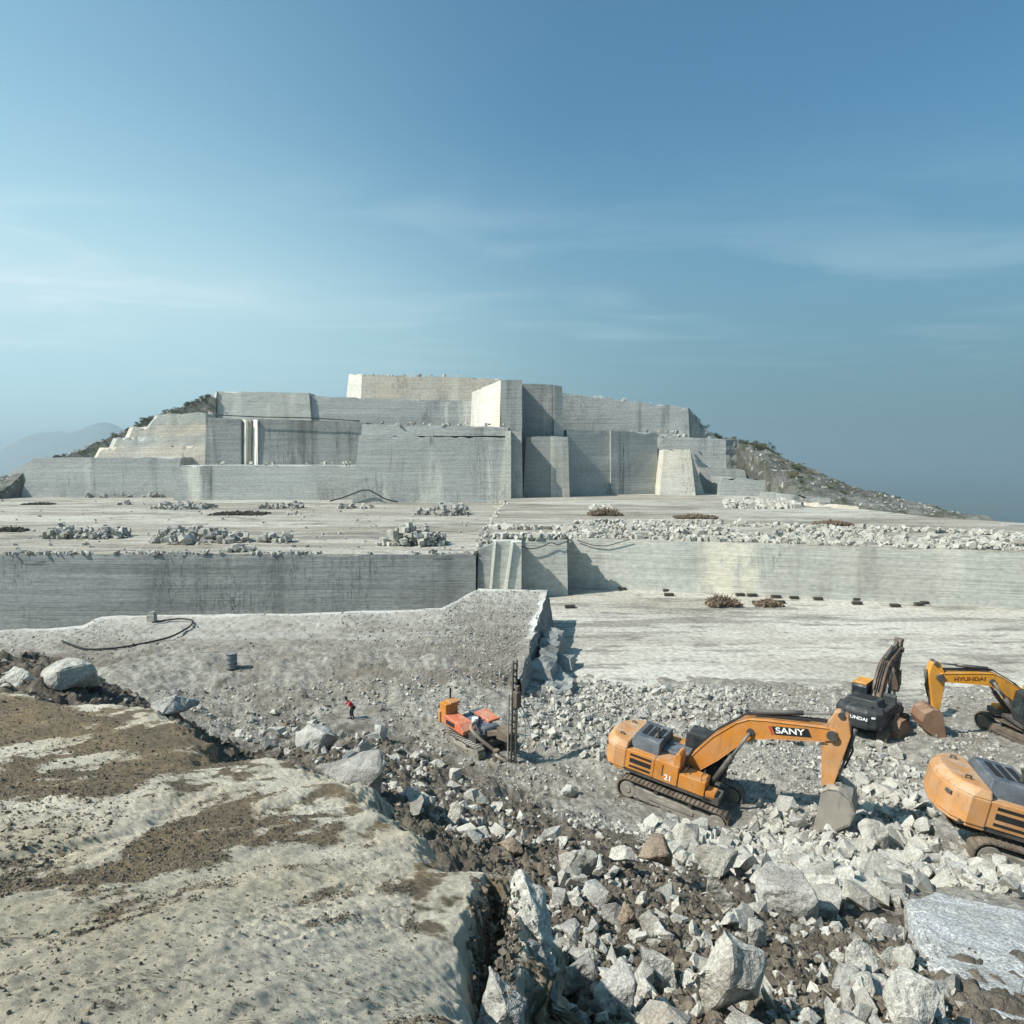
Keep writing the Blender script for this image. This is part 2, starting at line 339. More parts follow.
# ================================================================== THE SETTING
Z_FLOOR, Z_LB, Z_RB = -16.5, -11.5, -10.35
def vdisp(V, amp, fr=.16):
    V = np.asarray(V, float)
    fr = fr if amp < .5 else .7
    return V + amp * .6 * np.stack([fbm(V * fr, 3, 1), fbm(V * fr, 3, 21), fbm(V * fr * 1.3, 3, 41)], -1)
def hexa(name, mat, B, T, cell=1.6, amp=.16, kind='structure'):
    """six-sided cut block: B, T = four bottom / top corners (front left, front right, back right, back left)"""
    B = [np.array(b, float) for b in B]; T = [np.array(b, float) for b in T]; Vs = []; Fs = []; o = 0
    for a, b, c, d in ((B[0], B[1], T[1], T[0]), (B[1], B[2], T[2], T[1]), (B[3], B[0], T[0], T[3]), (T[0], T[1], T[2], T[3]), (B[2], B[3], T[3], T[2])):
        nu = int(min(90, max(2, np.linalg.norm(b - a) / cell + 1))); nv = int(min(60, max(2, np.linalg.norm(d - a) / cell + 1)))
        u = np.linspace(0, 1, nu)[:, None, None]; v = np.linspace(0, 1, nv)[None, :, None]
        P = (a * (1 - u) + b * u) * (1 - v) + (d * (1 - u) + c * u) * v
        Vs.append(P.reshape(-1, 3)); Fs.append(gridfaces(nu, nv) + o); o += nu * nv
    V0 = np.concatenate(Vs); V = vdisp(V0, amp); zt_ = min(t_[2] for t_ in T); tm = sstep(zt_ - 1.4, zt_ - .1, V0[:, 2])
    V[:, 2] -= tm * min(amp, .3) * 4.5 * np.clip(fbm(V0 * np.array([.45, .45, .2]), 4, 61) - .18, 0, 1)
    ob = mesh_np(name, V, np.concatenate(Fs), mat)
    if kind: ob['kind'] = kind
    return ob
def face(name, mat, L, Rr, dL, dR, zb, thick=20, batter=.6, skL=0., skR=0., cell=1.6, amp=.16, kind='structure', topback=0.):
    """block whose front shows from pixel column L to R; L = (px at foot, px at top, py at top)"""
    bl = np.array([XA(L[0], dL, zb), dL, zb]); br = np.array([XA(Rr[0], dR, zb), dR, zb])
    tl = A(L[1], L[2], dL + batter); tr = A(Rr[1], Rr[2], dR + batter)
    bk = lambda p, s, dz=0: p + np.array([s * thick, thick, dz])
    return hexa(name, mat, [bl, br, bk(br, skR), bk(bl, skL)], [tl, tr, bk(tr, skR, topback), bk(tl, skL, topback)], cell, amp, kind)
def sheet(name, mat, pts, z, zb):
    n = len(pts); V = [(x, y, z) for x, y in pts] + [(x, y, zb) for x, y in pts]
    ob = mesh_np(name, np.array(V), [tuple(range(n))] + [(i, i + n, (i + 1) % n + n, (i + 1) % n) for i in range(n)], mat)
    bm = bmesh.new(); bm.from_mesh(ob.data); bmesh.ops.recalc_face_normals(bm, faces=bm.faces); bm.to_mesh(ob.data); bm.free()
    ob['kind'] = 'structure'; return ob
sheet('quarry_floor', M['floor_pale'], [(-2, 36), (130, 36), (130, 62), (95, 66), (7.6, 88), (-2, 88)], Z_FLOOR, -24)
sheet('lower_quarry_floor', M['floor_bench'], [(-130, 36), (-2.05, 36), (-2.05, 88), (-130, 88)], -21.5, -24)
# left lower bench with its dark sawn front, right lower bench with its pale front
LBX = -4.25
hexa('lower_bench', M['wall_sawn_grey'], [(-118, 76.8, -22), (LBX, 76.0, -22), (LBX + .2, 90, -22), (-118, 90, -22)],
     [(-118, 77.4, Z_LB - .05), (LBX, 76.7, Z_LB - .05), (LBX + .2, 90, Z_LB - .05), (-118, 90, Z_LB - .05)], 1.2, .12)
sheet('lower_bench_floor', M['floor_bench'], [(-150, 77.6), (LBX, 76.9), (-3.2, 120), (-1.5, 200), (-190, 200)], Z_LB, -14)
y0 = 82.5; slope = -.246
hexa('upper_bench', M['wall_pale'], [(2, 83.6, Z_FLOOR - 1), (118, y0 + slope * 110.5, Z_FLOOR - 1), (120, 70, -18), (2, 95, -18)],
     [(2, 84, Z_RB - .05), (118, y0 + .4 + slope * 110.5, Z_RB - .05), (120, 70, Z_RB - .05), (2, 95, Z_RB - .05)], 1.3, .10)
sheet('upper_bench_floor', M['floor_bench'], [(LBX + .6, 79.5), (2, 84.2), (118, y0 + .6 + slope * 110.5), (124, 84), (96, 97), (78, 101.5), (70, 111), (66, 135), (62, 215), (-2, 215), (-2.6, 120)], Z_RB, -14)
# the projecting corner between the two benches
face('bench_corner', M['wall_pale'], (521, 522, 541), (568, 567, 540), 77.6, 77.4, Z_FLOOR - 1, 8, .35, 0, .05, .8, .08)
face('bench_corner_step', M['wall_pale'], (489, 492, 541), (521.5, 519, 541), 75.4, 75.6, Z_FLOOR - 1, 9, .4, 0, 0, .8, .08)
face('bench_corner_wedge', M['wall_white'], (500, 511, 541.5), (521, 521.5, 541.5), 74.7, 74.8, Z_FLOOR - 1, 1.2, .6, 0, 0, .6, .06)
face('bench_corner_edge', M['bright_edge'], (487, 494, 541), (490, 496, 541), 75.1, 75.1, Z_FLOOR - 1, .8, .5, 0, 0, .5, .04)
face('bench_corner_wedge_edge', M['bright_edge'], (501.5, 511.5, 541.5), (504.5, 513.5, 541.5), 74.5, 74.5, Z_FLOOR - 1, .8, .5, 0, 0, .5, .04)
face('bench_corner_joint', M['wall_sawn_grey'], (476, 478, 549), (493, 493, 543), 76.8, 76.6, -22, 8, .3, 0, 0, .8, .1)
# upper quarry, tier by tier
face('low_terrace', M['wall_grey'], (19, 33, 458), (174, 181, 457), 181, 181, -13, 20, .8, -.1)
face('low_terrace_edge', M['wall_dark'], (-6, 8, 474), (21, 34, 459), 183, 182, -14, 16, 1.5, -.3)
face('middle_terrace', M['wall_grey'], (172, 179, 465.5), (362, 360, 465.5), 170, 170, -13, 18, .8)
face('central_terrace', M['wall_grey'], (352, 359, 435), (500, 508, 437.5), 160, 160, -13, 26, 1.0, 0, .03)
face('central_terrace_cap', M['wall_grey'], (361, 362, 424), (508, 508.5, 427), 161.6, 161.6, 4.6, 24, .3, 0, .0)
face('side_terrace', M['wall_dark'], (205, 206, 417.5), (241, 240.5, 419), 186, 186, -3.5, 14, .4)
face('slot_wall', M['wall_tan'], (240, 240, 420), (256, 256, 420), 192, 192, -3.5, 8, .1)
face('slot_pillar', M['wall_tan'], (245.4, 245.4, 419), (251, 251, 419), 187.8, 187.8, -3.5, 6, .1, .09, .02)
face('slot_edge', M['bright_edge'], (239.5, 240, 419.5), (245.5, 245.5, 419.5), 190.5, 186.0, -3.5, 3, .1)  # sunlit left-facing strips, brightness put into the colour
face('slot_side', M['bright_edge'], (250.5, 251, 419.5), (257.5, 257.5, 419.5), 190, 184.6, -3.5, 3, .1)
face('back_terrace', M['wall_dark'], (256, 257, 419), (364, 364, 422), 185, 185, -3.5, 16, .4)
for d_, xl, xt, yt, zb_, mt_ in ((188.4, 90, 102, 446.5, -4, 'wall_tan'), (190.2, 106, 117, 436, -2, 'wall_pale'), (192, 121, 133, 425.5, 0, 'wall_tan'), (193.8, 137, 158, 413.5, 3, 'wall_pale')):
    face('stepped_slope', M[mt_], (xl, xt, yt + 1), (206.5, 206.5, yt - 1), d_, d_, zb_, 9, .7, -.7, 0, .8, .34)
face('third_terrace', M['wall_pale'], (212, 216, 391), (312, 309, 393), 201, 202, 8, 20, 1.2, .0)
face('third_terrace_side', M['wall_white'], (206, 209, 404), (213, 217, 391.5), 205, 201.2, 8, 10, .4)  # lit left edge painted as a whiter face
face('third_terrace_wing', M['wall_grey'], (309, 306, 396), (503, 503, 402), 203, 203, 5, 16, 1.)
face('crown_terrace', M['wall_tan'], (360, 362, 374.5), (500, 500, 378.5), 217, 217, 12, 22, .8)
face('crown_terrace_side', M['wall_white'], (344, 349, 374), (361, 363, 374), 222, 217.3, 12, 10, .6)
# the tall projecting tower: sunlit flank painted white, front left grey
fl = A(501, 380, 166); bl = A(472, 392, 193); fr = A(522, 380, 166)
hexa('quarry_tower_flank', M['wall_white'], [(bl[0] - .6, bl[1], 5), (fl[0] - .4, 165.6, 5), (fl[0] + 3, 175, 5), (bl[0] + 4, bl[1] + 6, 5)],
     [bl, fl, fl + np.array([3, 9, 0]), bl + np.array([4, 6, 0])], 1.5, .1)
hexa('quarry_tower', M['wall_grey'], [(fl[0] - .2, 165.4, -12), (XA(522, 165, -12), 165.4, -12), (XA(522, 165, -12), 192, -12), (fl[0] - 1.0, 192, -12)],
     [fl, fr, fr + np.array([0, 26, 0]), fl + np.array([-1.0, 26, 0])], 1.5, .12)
face('tower_base', M['wall_pale'], (497, 506, 430.5), (511, 511, 430.5), 159.3, 159, -12.5, 6, 1.2, 0, .02, 1., .08)
face('tower_base_shoulder', M['wall_grey'], (508, 510, 431), (523, 521.5, 431), 161.5, 161.2, -12.5, 6, .6, 0, .02, 1., .08)
face('tower_recess', M['wall_dark'], (519, 521, 383.5), (558, 557, 385), 174, 174, -12.5, 18, .5)  # cast shadow in the recess painted in as a darker face
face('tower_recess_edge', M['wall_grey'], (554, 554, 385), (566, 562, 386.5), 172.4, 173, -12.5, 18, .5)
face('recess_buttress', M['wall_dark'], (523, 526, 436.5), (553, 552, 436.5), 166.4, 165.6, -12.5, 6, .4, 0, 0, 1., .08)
face('recess_buttress_side', M['wall_pale'], (551, 551, 436), (570, 568, 436.5), 164.6, 164.4, -12.5, 7, .4, 0, .0, 1., .08)  # lit part of the buttress painted paler than its dark part
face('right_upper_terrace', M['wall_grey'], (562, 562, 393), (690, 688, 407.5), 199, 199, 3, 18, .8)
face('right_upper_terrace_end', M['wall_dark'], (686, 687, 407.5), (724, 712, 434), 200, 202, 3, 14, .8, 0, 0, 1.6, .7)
face('right_middle_terrace', M['wall_grey'], (566, 567, 429), (612, 611, 430.5), 172.5, 176, -12.5, 16, .7)
face('right_middle_terrace_wing', M['wall_grey'], (611, 611, 430.5), (659, 657, 432.5), 174, 178.4, -12.5, 16, .7)
face('white_buttress', M['wall_white'], (659, 664, 449), (697, 690, 450), 172, 170.6, -12.5, 9, 1.6, .0, .1, 1.2, .22)
face('grey_buttress', M['wall_pale'], (688, 691, 452), (707, 697, 470), 174, 175, -12.5, 8, 1.2, 0, .1, 1.2, .25)
face('right_terrace', M['wall_grey'], (655, 656, 435.5), (737, 727, 439), 193, 191, -12, 14, .7, 0, .1)
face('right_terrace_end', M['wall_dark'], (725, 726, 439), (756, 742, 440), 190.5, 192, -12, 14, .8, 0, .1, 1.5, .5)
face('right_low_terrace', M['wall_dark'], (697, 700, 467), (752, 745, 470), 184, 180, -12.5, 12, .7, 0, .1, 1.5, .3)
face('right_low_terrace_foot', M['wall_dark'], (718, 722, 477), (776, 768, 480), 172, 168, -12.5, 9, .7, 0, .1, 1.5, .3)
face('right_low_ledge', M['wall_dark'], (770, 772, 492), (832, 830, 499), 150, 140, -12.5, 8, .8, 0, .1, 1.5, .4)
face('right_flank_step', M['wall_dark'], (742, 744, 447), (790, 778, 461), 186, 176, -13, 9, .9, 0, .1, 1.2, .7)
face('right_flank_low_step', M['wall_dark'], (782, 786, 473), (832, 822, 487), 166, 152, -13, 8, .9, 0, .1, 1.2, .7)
face('far_right_ledge', M['wall_tan'], (812, 813, 502), (862, 858, 507), 133, 127, -12.5, 5, .5, 0, .1, 1.2, .3)
# the hill the quarry is cut into, and the low country round it
hx = [-900, -420, -250, -180, -153.5, -144.5, -135.5, -123.5, -108.5, -90, -48, 0, 15, 53, 62, 70, 91, 107, 125, 153, 250, 420, 900]
hz = [-300, -150, -62, -20, -8.8, -3.8, 0, 4.4, 10.3, 17.4, 14, 14, 13, 11.5, 5.5, 3.5, -9.5, -15, -21, -40, -90, -190, -310]
def hillz(x, y):
    p = np.interp(x, hx, hz); toe = np.where(x > 40, 152 - (x - 40) * .95, 128.)
    toe = np.maximum(toe, 95); zb = np.where(x > 0, -12.5, -30.); zb = np.minimum(zb, p - 4)
    q = zb + (p - zb) * sstep(0, 1, (y - toe) / (203 - toe))
    q = np.where(y > 205, p - (y - 205) * .35, q)
    n = fbm(P3(x * .12, y * .12), 5, 5) * .7 + fbm(P3(x * .5, y * .5), 3, 9) * .5
    z = q + n
    cut = (x > -134) & (x < 64) & (y < 204 - np.where(x < -88, 3.5, 0))
    return np.where(cut, np.minimum(z, -20.), z)
gx = np.concatenate([np.linspace(-900, -210, 40), np.linspace(-205, 205, 430), np.linspace(210, 900, 40)])
gy = np.concatenate([np.linspace(92, 215, 150), np.linspace(220, 1100, 50)])
X, Y = np.meshgrid(gx, gy, indexing='ij'); ZH = np.maximum(hillz(X, Y), -305)
tag(mesh_np('hill', P3(X, Y, ZH).reshape(-1, 3), gridfaces(len(gx), len(gy)), M['hill']), kind='structure')
n = 64; a = np.linspace(0, 2 * math.pi, n, endpoint=False)
tag(mesh_np('plain', P3(15500 * np.cos(a), 15500 * np.sin(a), -300.), [tuple(range(n))], M['plain']), kind='structure')
sx = np.linspace(-7600, -3000, 120); sy = np.linspace(4900, 6500, 40); X, Y = np.meshgrid(sx, sy, indexing='ij')
rz_ = np.exp(-((X + 3850) / 520) ** 2) * 480 + np.exp(-((X + 3300) / 300) ** 2) * 340 + np.exp(-((X + 5200) / 800) ** 2) * 400
ZM = -303 + (rz_ + fbm(P3(X * .003, Y * .003), 4, 3) * 40) * np.exp(-((Y - 5600) / 420) ** 2)
tag(mesh_np('distant_hills', P3(X, Y, ZM).reshape(-1, 3), gridfaces(120, 40), M['hill'], smooth=True), kind='structure')
# ------------------------------------------------------------------ the broken ground in front: control points (pixel, height, dirt)
ctl = [(1000,1015,-6.6,.8),(700,1020,-5.4,1),(560,1015,-5.8,1),(610,985,-6.4,1),(900,1010,-6.2,1),(1100,950,-9,.4),(600,900,-7.6,1),(750,905,-9.3,1),(900,900,-10.3,.5),(1020,900,-10.8,.2),
 (560,835,-10.3,.95),(650,850,-12.6,.6),(760,845,-14.6,.05),(850,850,-14.2,0),(960,860,-14.6,0),(670,812,-15.4,0),(720,820,-15.4,0),(800,792,-15.5,0),(900,800,-15.2,0),
 (600,745,-15.5,.1),(560,705,-15.9,0),(620,690,-16.1,0),(700,705,-15.2,0),(750,695,-14.9,0),(850,735,-15.5,.2),(1000,748,-15.5,.25),(1010,700,-16.2,.2),(800,698,-16.2,.2),(900,695,-16.3,.2),
 (480,762,-15.2,.4),(430,785,-14.0,.85),(500,805,-12.8,.8),(430,722,-15.0,.3),(350,728,-14.7,.45),(300,712,-14.6,.45),(250,690,-14.3,.45),(370,752,-13.2,.85),(315,752,-11.8,.85),(440,830,-10.2,.95),(400,800,-9.6,.9),
 (230,748,-7.2,1),(200,735,-5.6,1),(170,708,-5.0,1),(90,668,-4.75,1),(0,648,-4.3,1),(60,652,-4.7,1),(50,692,-4.5,1),(-120,660,-4.2,1),(470,900,-5.2,1)]
pts = [G(px, py, zr) for px, py, zr, _ in ctl]; XYc = [p[:2] for p in pts]; ZV = [(c_[2], c_[3]) for c_ in ctl]
for x, y, zr, dv in [(-12,23,-12,.3),(-20,26,-12.5,.2),(-28,17,-7,.8),(-30,30,-13.2,.1),(-40,50,-14.5,0),(-20,50,-14.6,0),(-5,50,-14.8,0),(-20,66,-18.5,0),(-50,66,-18.5,0),(0,60,-18,0),
                     (-12,43.5,-13.55,.2),(-30,43.5,-13.55,.2),(-3,42.5,-13.75,.2),(-20,42,-13.65,.2),(-45,44,-13.6,.2),(-7,42,-13.7,.1),(10,52,-17.3,0),(25,52,-17.3,0),(42,52,-17.3,0),(15,66,-18.5,0),(45,66,-18.5,0),(60,52,-17.3,0),(60,40,-16,0),
                     (0,2,-4.2,1),(-4,3,-4.4,1),(4,2.5,-4.3,1),(-3,7,-5.5,1),(-5,10,-6,1),(0,8,-6.2,1),(-9,8,-5.5,1),(9,3,-5,1),(-14,6,-4.5,1)]:
    XYc.append(np.array([x, y])); ZV.append((zr, dv))
TER = RBF(XYc, ZV)
CALM = [(7.9, 28.6, 4.8), (20.5, 37.2, 3.4), (28.6, 34.6, 4), (18.9, 22.5, 3.7), (-1.8, 33.8, 2.6)] + [(float(G(353, 719, -14.8)[0]), float(G(353, 719, -14.8)[1]), 2.4), (float(G(352, 725, -14.5)[0]), float(G(352, 725, -14.5)[1]), 2.2)]
def ground(x, y, full=True):
    x = np.asarray(x, float); y = np.asarray(y, float); q = TER(x, y); z, d = q[..., 0], q[..., 1]
    if not full: return z
    am = np.ones_like(z)
    for cx, cy, r in CALM: am = am * (.18 + .82 * sstep(.6, 1.15, np.hypot(x - cx, y - cy) / r))
    r = np.hypot(x, y); near = np.clip(r / 30, .35, 1.2)
    dd = np.clip(d, 0, 1)
    z = z + am * near * (.34 * fbm(P3(x * .22, y * .22), 4, 3) + .12 * fbm(P3(x * .9, y * .9), 4, 13) + .16 * dd * billow(P3(x * .9, y * .9), 3, 13))
    z = z + am * (.02 + .10 * dd) * billow(P3(x * 2.6, y * 2.6), 3, 17) + .05 * fbm(P3(x * 3.1, y * 3.1), 3, 27) + .05 * dd * billow(P3(x * 7., y * 7.), 2, 19)
    return z
def gz(x, y): return float(ground(np.array([x]), np.array([y]))[0])
def hit(px, py):
    r = ray(px, py); s = np.geomspace(2.2, 80, 900); P = r[None] * s[:, None]
    b = P[:, 2] < ground(P[:, 0], P[:, 1]); i = int(np.argmax(b)) if b.any() else 899
    return P[i]
nr, na = 620, 860
rr = np.geomspace(2.2, 76, nr); aa = np.linspace(R(-55), R(55), na)
Rg, Ag = np.meshgrid(rr, aa, indexing='ij'); X, Y = Rg * np.sin(Ag), Rg * np.cos(Ag)
Zt = ground(X, Y); Dt = np.clip(TER(X, Y)[..., 1], 0, 1)
tag(mesh_np('rubble_ground', P3(X, Y, Zt).reshape(-1, 3), gridfaces(nr, na)[:, ::-1], M['ground'], smooth=True, attrs={'dirt': Dt.ravel()}), kind='structure')
# ------------------------------------------------------------------ platform of uncut rock
def zplat(y): return -13.75 + (y - 42) * .55 / 23
def onplat(px, py):
    z = -13.4
    for _ in range(4): p = G(px, py, z); z = zplat(p[1])
    return G(px, py, z)
near = [(-420, 690), (-200, 676), (0, 668), (120, 672), (240, 676), (360, 678), (440, 680), (500, 680), (520, 677)]
far = [(-420, 640), (-150, 633), (0, 630), (82, 626), (102, 616), (300, 613), (442, 608.5), (479, 588.5), (548, 590)]
nu, nv = 420, 90; tt = np.linspace(0, 1, 9); tu = np.linspace(0, 1, nu)
tu = np.interp(np.linspace(0, 1, nu), np.linspace(0, 1, 9), [0, .125, .25, .375, .5, .625, .75, .875, 1])
Pn = np.array([onplat(*p) for p in near]); Pf = np.array([onplat(*p) for p in far])
In = np.stack([np.interp(tu, tt, Pn[:, k]) for k in range(3)], -1); If = np.stack([np.interp(tu, tt, Pf[:, k]) for k in range(3)], -1)
v = np.linspace(0, 1, nv)[None, :, None]; PP = In[:, None] * (1 - v) + If[:, None] * v
ed = np.minimum(np.linalg.norm(PP - If[:, None], axis=-1), np.linalg.norm(PP - PP[-1:], axis=-1) + 0)
ej = np.minimum(np.linalg.norm(PP - If[:, None], axis=-1) * 0 + np.abs(PP[..., 1] - If[:, None, 1]), np.hypot(PP[..., 0] - PP[-1:, :, 0], PP[..., 1] - PP[-1:, :, 1]))
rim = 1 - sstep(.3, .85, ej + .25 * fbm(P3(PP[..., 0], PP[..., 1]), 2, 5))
PP[..., 2] += (.10 * fbm(P3(PP[..., 0] * .3, PP[..., 1] * .3), 4, 31) + .06 * billow(P3(PP[..., 0] * 1.5, PP[..., 1] * 1.5), 3, 33)) * (1 - .7 * rim)
PP[..., 2] -= 1.2 * sstep(.10, 0, v[..., 0]) * (1 - sstep(.955, .985, tu))[:, None]
PP[..., 0] += (.12 * fbm(P3(PP[..., 0] * .8, PP[..., 1] * .8), 3, 35)) * rim; PP[..., 1] += (.15 * fbm(P3(PP[..., 0] * .7, PP[..., 1] * .7), 3, 37)) * rim
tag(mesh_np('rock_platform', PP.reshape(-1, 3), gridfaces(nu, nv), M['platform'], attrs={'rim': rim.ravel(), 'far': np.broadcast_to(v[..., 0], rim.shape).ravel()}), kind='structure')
def skirt(name, edge, zb, out, mat, rows=10):
    E_ = np.array(edge); d = np.gradient(E_[:, :2], axis=0); nrm = np.stack([d[:, 1], -d[:, 0]], -1); nrm /= np.linalg.norm(nrm, axis=1)[:, None] + 1e-9
    s = np.linspace(0, 1, rows)[None, :]; V = np.zeros((len(E_), rows, 3))
    V[..., 0] = E_[:, None, 0] + nrm[:, None, 0] * out * s; V[..., 1] = E_[:, None, 1] + nrm[:, None, 1] * out * s
    V[..., 2] = E_[:, None, 2] * (1 - s) + zb * s
    off = .12 * fbm(V * .9, 3, 3); off[:, 0] = 0
    V[..., 0] += nrm[:, None, 0] * off; V[..., 1] += nrm[:, None, 1] * off
    return tag(mesh_np(name, V.reshape(-1, 3), gridfaces(len(E_), rows), mat), kind='structure')
skirt('platform_side', PP[-1], -17.2, .7, M['wall_sawn_grey'])
skirt('platform_end', PP[::-1, -1], -17.2, .6, M['wall_pale'])
# lower step beside the platform's right edge
b0 = onplat(549, 612); b1 = onplat(527, 668)
def stepbox(name, t0, t1, off, w, zt, mat):
    p0 = b0 * (1 - t0) + b1 * t0; p1 = b0 * (1 - t1) + b1 * t1; n_ = np.array([1., 0.05, 0])
    q = [p1 + n_ * off, p1 + n_ * (off + w), p0 + n_ * (off + w), p0 + n_ * off]
    return hexa(name, mat, [(a_[0], a_[1], -17.5) for a_ in q], [(a_[0] + .0, a_[1], zt + (.1 if i in (0, 3) else -.25)) for i, a_ in enumerate(q)], .3, .5)
stepbox('platform_step', .05, .80, .0, 1.35, -14.6, M['wall_dark'])
stepbox('platform_lower_step', .34, 1.12, .6, 2.0, -15.5, M['wall_dark'])
# ------------------------------------------------------------------ the dirt-smeared outcrop the camera stands on
sc_ = [(250,1024,-1.75,.0),(0,1024,-1.7,.1),(450,1010,-2.05,0),(500,900,-3.0,-.2),(455,865,-3.35,-.25),(300,745,-4.2,.0),(200,700,-4.25,.1),(100,700,-4.1,.35),(0,690,-3.9,.9),(0,850,-2.6,.4),(250,850,-2.9,.3),(400,810,-3.8,-.2),
       (130,780,-3.3,.4),(60,760,-3.4,.8),(330,900,-2.6,.15),(150,950,-2.1,.0),(540,930,-3.2,-.2),(540,1015,-2.6,-.2),(330,820,-3.4,.35),(430,930,-2.7,-.15)]
sp = [G(a_, b_, c_) for a_, b_, c_, _ in sc_]; SX = [p[:2] for p in sp] + [np.array(q) for q in ((0, .3), (-1.5, .2), (1.5, .3), (-9, 6), (-12, 9))]
SV = [(c_[2], c_[3]) for c_ in sc_] + [(-1.62, 0), (-1.6, 0), (-1.8, 0), (-3., .6), (-3.6, 1)]
SLAB = RBF(SX, SV)
ol = [(-260, 700, -3.9), (-60, 692, -3.9), (0, 690, -3.95), (70, 703, -4.05), (112, 698, -4.1), (150, 704, -4.2), (182, 716, -4.25), (196, 742, -4.15), (226, 766, -4.0), (262, 760, -4.1), (300, 764, -4.1), (330, 780, -3.95),
      (372, 792, -3.9), (388, 816, -3.75), (430, 838, -3.6), (458, 868, -3.35), (492, 862, -3.4), (530, 888, -3.25), (550, 932, -3.0), (543, 965, -2.9), (512, 1000, -2.6), (530, 1040, -2.4), (520, 1150, -2.1)]
OL = [tuple(G(*q)[:2]) for q in ol] + [(1.3, .2), (-4, .2), (-11, 3)]
notch = [tuple(G(*q)[:2]) for q in [(492, 884, -3.2), (474, 912, -3.1), (461, 940, -2.9), (470, 1000, -2.5), (484, 1040, -2.3), (512, 1040, -2.3), (500, 985, -2.6), (520, 940, -3.0), (507, 900, -3.2)]]
def slabpatch(x, y):
    c, s = math.cos(R(80)), math.sin(R(80)); u = x * c + y * s; w_ = -x * s + y * c
    return fbm(P3(u * .5, w_ * .95), 5, 101, .62) + .45 * fbm(P3(u * 2., w_ * 4.5), 4, 111, .68) + .55 * SLAB(x, y)[..., 1] - .02
def slabz(x, y):
    q = SLAB(x, y); z = q[..., 0]; wob = .17 * fbm(P3(x * 1.8, y * 1.8), 6, 51, .66)
    c, s = math.cos(R(70)), math.sin(R(70)); u = x * c + y * s; w_ = -x * s + y * c
    qs = w_ * .75 + .9 * fbm(P3(u * .35, w_ * .6), 4, 63); qf = qs - np.floor(qs); led = np.floor(qs) + sstep(.80, 1, qf) - qs
    rid = .05 * fbm(P3(u * .45, w_ * 1.9), 6, 53, .5) + .055 * led * sstep(-.2, .4, vn(P3(u * .4, w_ * .4), 65)) - .006 * billow(P3(u * 1.8, w_ * 5.5), 4, 55) + .005 * fbm(P3(u * 7, w_ * 13), 3, 57, .6) * (1 + vn(P3(u * .9, w_ * 1.5), 61))
    lump = sstep(-.1, .5, fbm(P3(u * .6, w_ * 1.4), 4, 71)); z = z + lump * (.008 * fbm(P3(u * 5, w_ * 9), 4, 73, .7) + .007 * billow(P3(u * 14, w_ * 18), 2, 75)) + .006 * fbm(P3(x * 22, y * 22), 2, 77)
    z = z + rid + .10 * fbm(P3(x * .35, y * .35), 3, 59)
    sd = sdist(x, y, OL) + wob; z = z - 1.6 * sstep(.05, -.55, sd) - 3. * sstep(-.5, -1.4, sd) - .10 * sstep(.35, 0, sd)
    nd = sdist(x, y, notch) + wob * .4; z = z - .42 * sstep(-.04, .10, nd)
    return z, np.clip(q[..., 1] + 1.2 * sstep(.02, .12, nd), -1, 1.4)
nr, na = 640, 760
rr = np.geomspace(.55, 17, nr); aa = np.linspace(R(-62), R(30), na)
Rg, Ag = np.meshgrid(rr, aa, indexing='ij'); X, Y = Rg * np.sin(Ag), Rg * np.cos(Ag)
Zs, Ds = slabz(X, Y); sdd = sdist(X, Y, OL); cl_ = sstep(.3, -.2, sdd); X0, Y0 = X, Y
X = X + cl_ * .14 * fbm(P3(X0 * 3, Y0 * 3, Zs * 3), 4, 81); Y = Y + cl_ * .14 * fbm(P3(X0 * 3, Y0 * 3, Zs * 3), 4, 91); okv = (sdd > -1.3).ravel()
gf = gridfaces(nr, na)[:, ::-1]; gf = gf[okv[gf].all(1)]
tag(mesh_np('rock_outcrop', P3(X, Y, Zs).reshape(-1, 3), gf, M['outcrop'], smooth=True, attrs={'dirt': Ds.ravel(), 'patch': (slabpatch(X, Y) + np.clip(Ds - SLAB(X, Y)[..., 1], 0, 2)).ravel()}), kind='structure')
# ================================================================== ROCKS
def hull(n, dims, seed, flat=.0, cube=0.):
    r_ = np.random.default_rng(seed); p = r_.normal(size=(n, 3)); p /= np.linalg.norm(p, axis=1)[:, None]
    if cube: p = p / (np.abs(p).max(1)[:, None] ** cube)
    p *= r_.uniform(.82, 1.05, (n, 1)); p *= np.array(dims) / 2
    bm = bmesh.new(); [bm.verts.new(q) for q in p]
    res = bmesh.ops.convex_hull(bm, input=bm.verts)
    bmesh.ops.delete(bm, geom=[g for g in set(res['geom_interior'] + res['geom_unused']) if isinstance(g, bmesh.types.BMVert)], context='VERTS')
    bmesh.ops.dissolve_limit(bm, angle_limit=R(14), verts=bm.verts, edges=bm.edges)
    return bm
def bm_arrays(bm):
    bmesh.ops.triangulate(bm, faces=bm.faces); bm.verts.index_update()
    V = np.array([v.co[:] for v in bm.verts]); Fc = np.array([[v.index for v in f.verts] for f in bm.faces]); bm.free(); return V, Fc
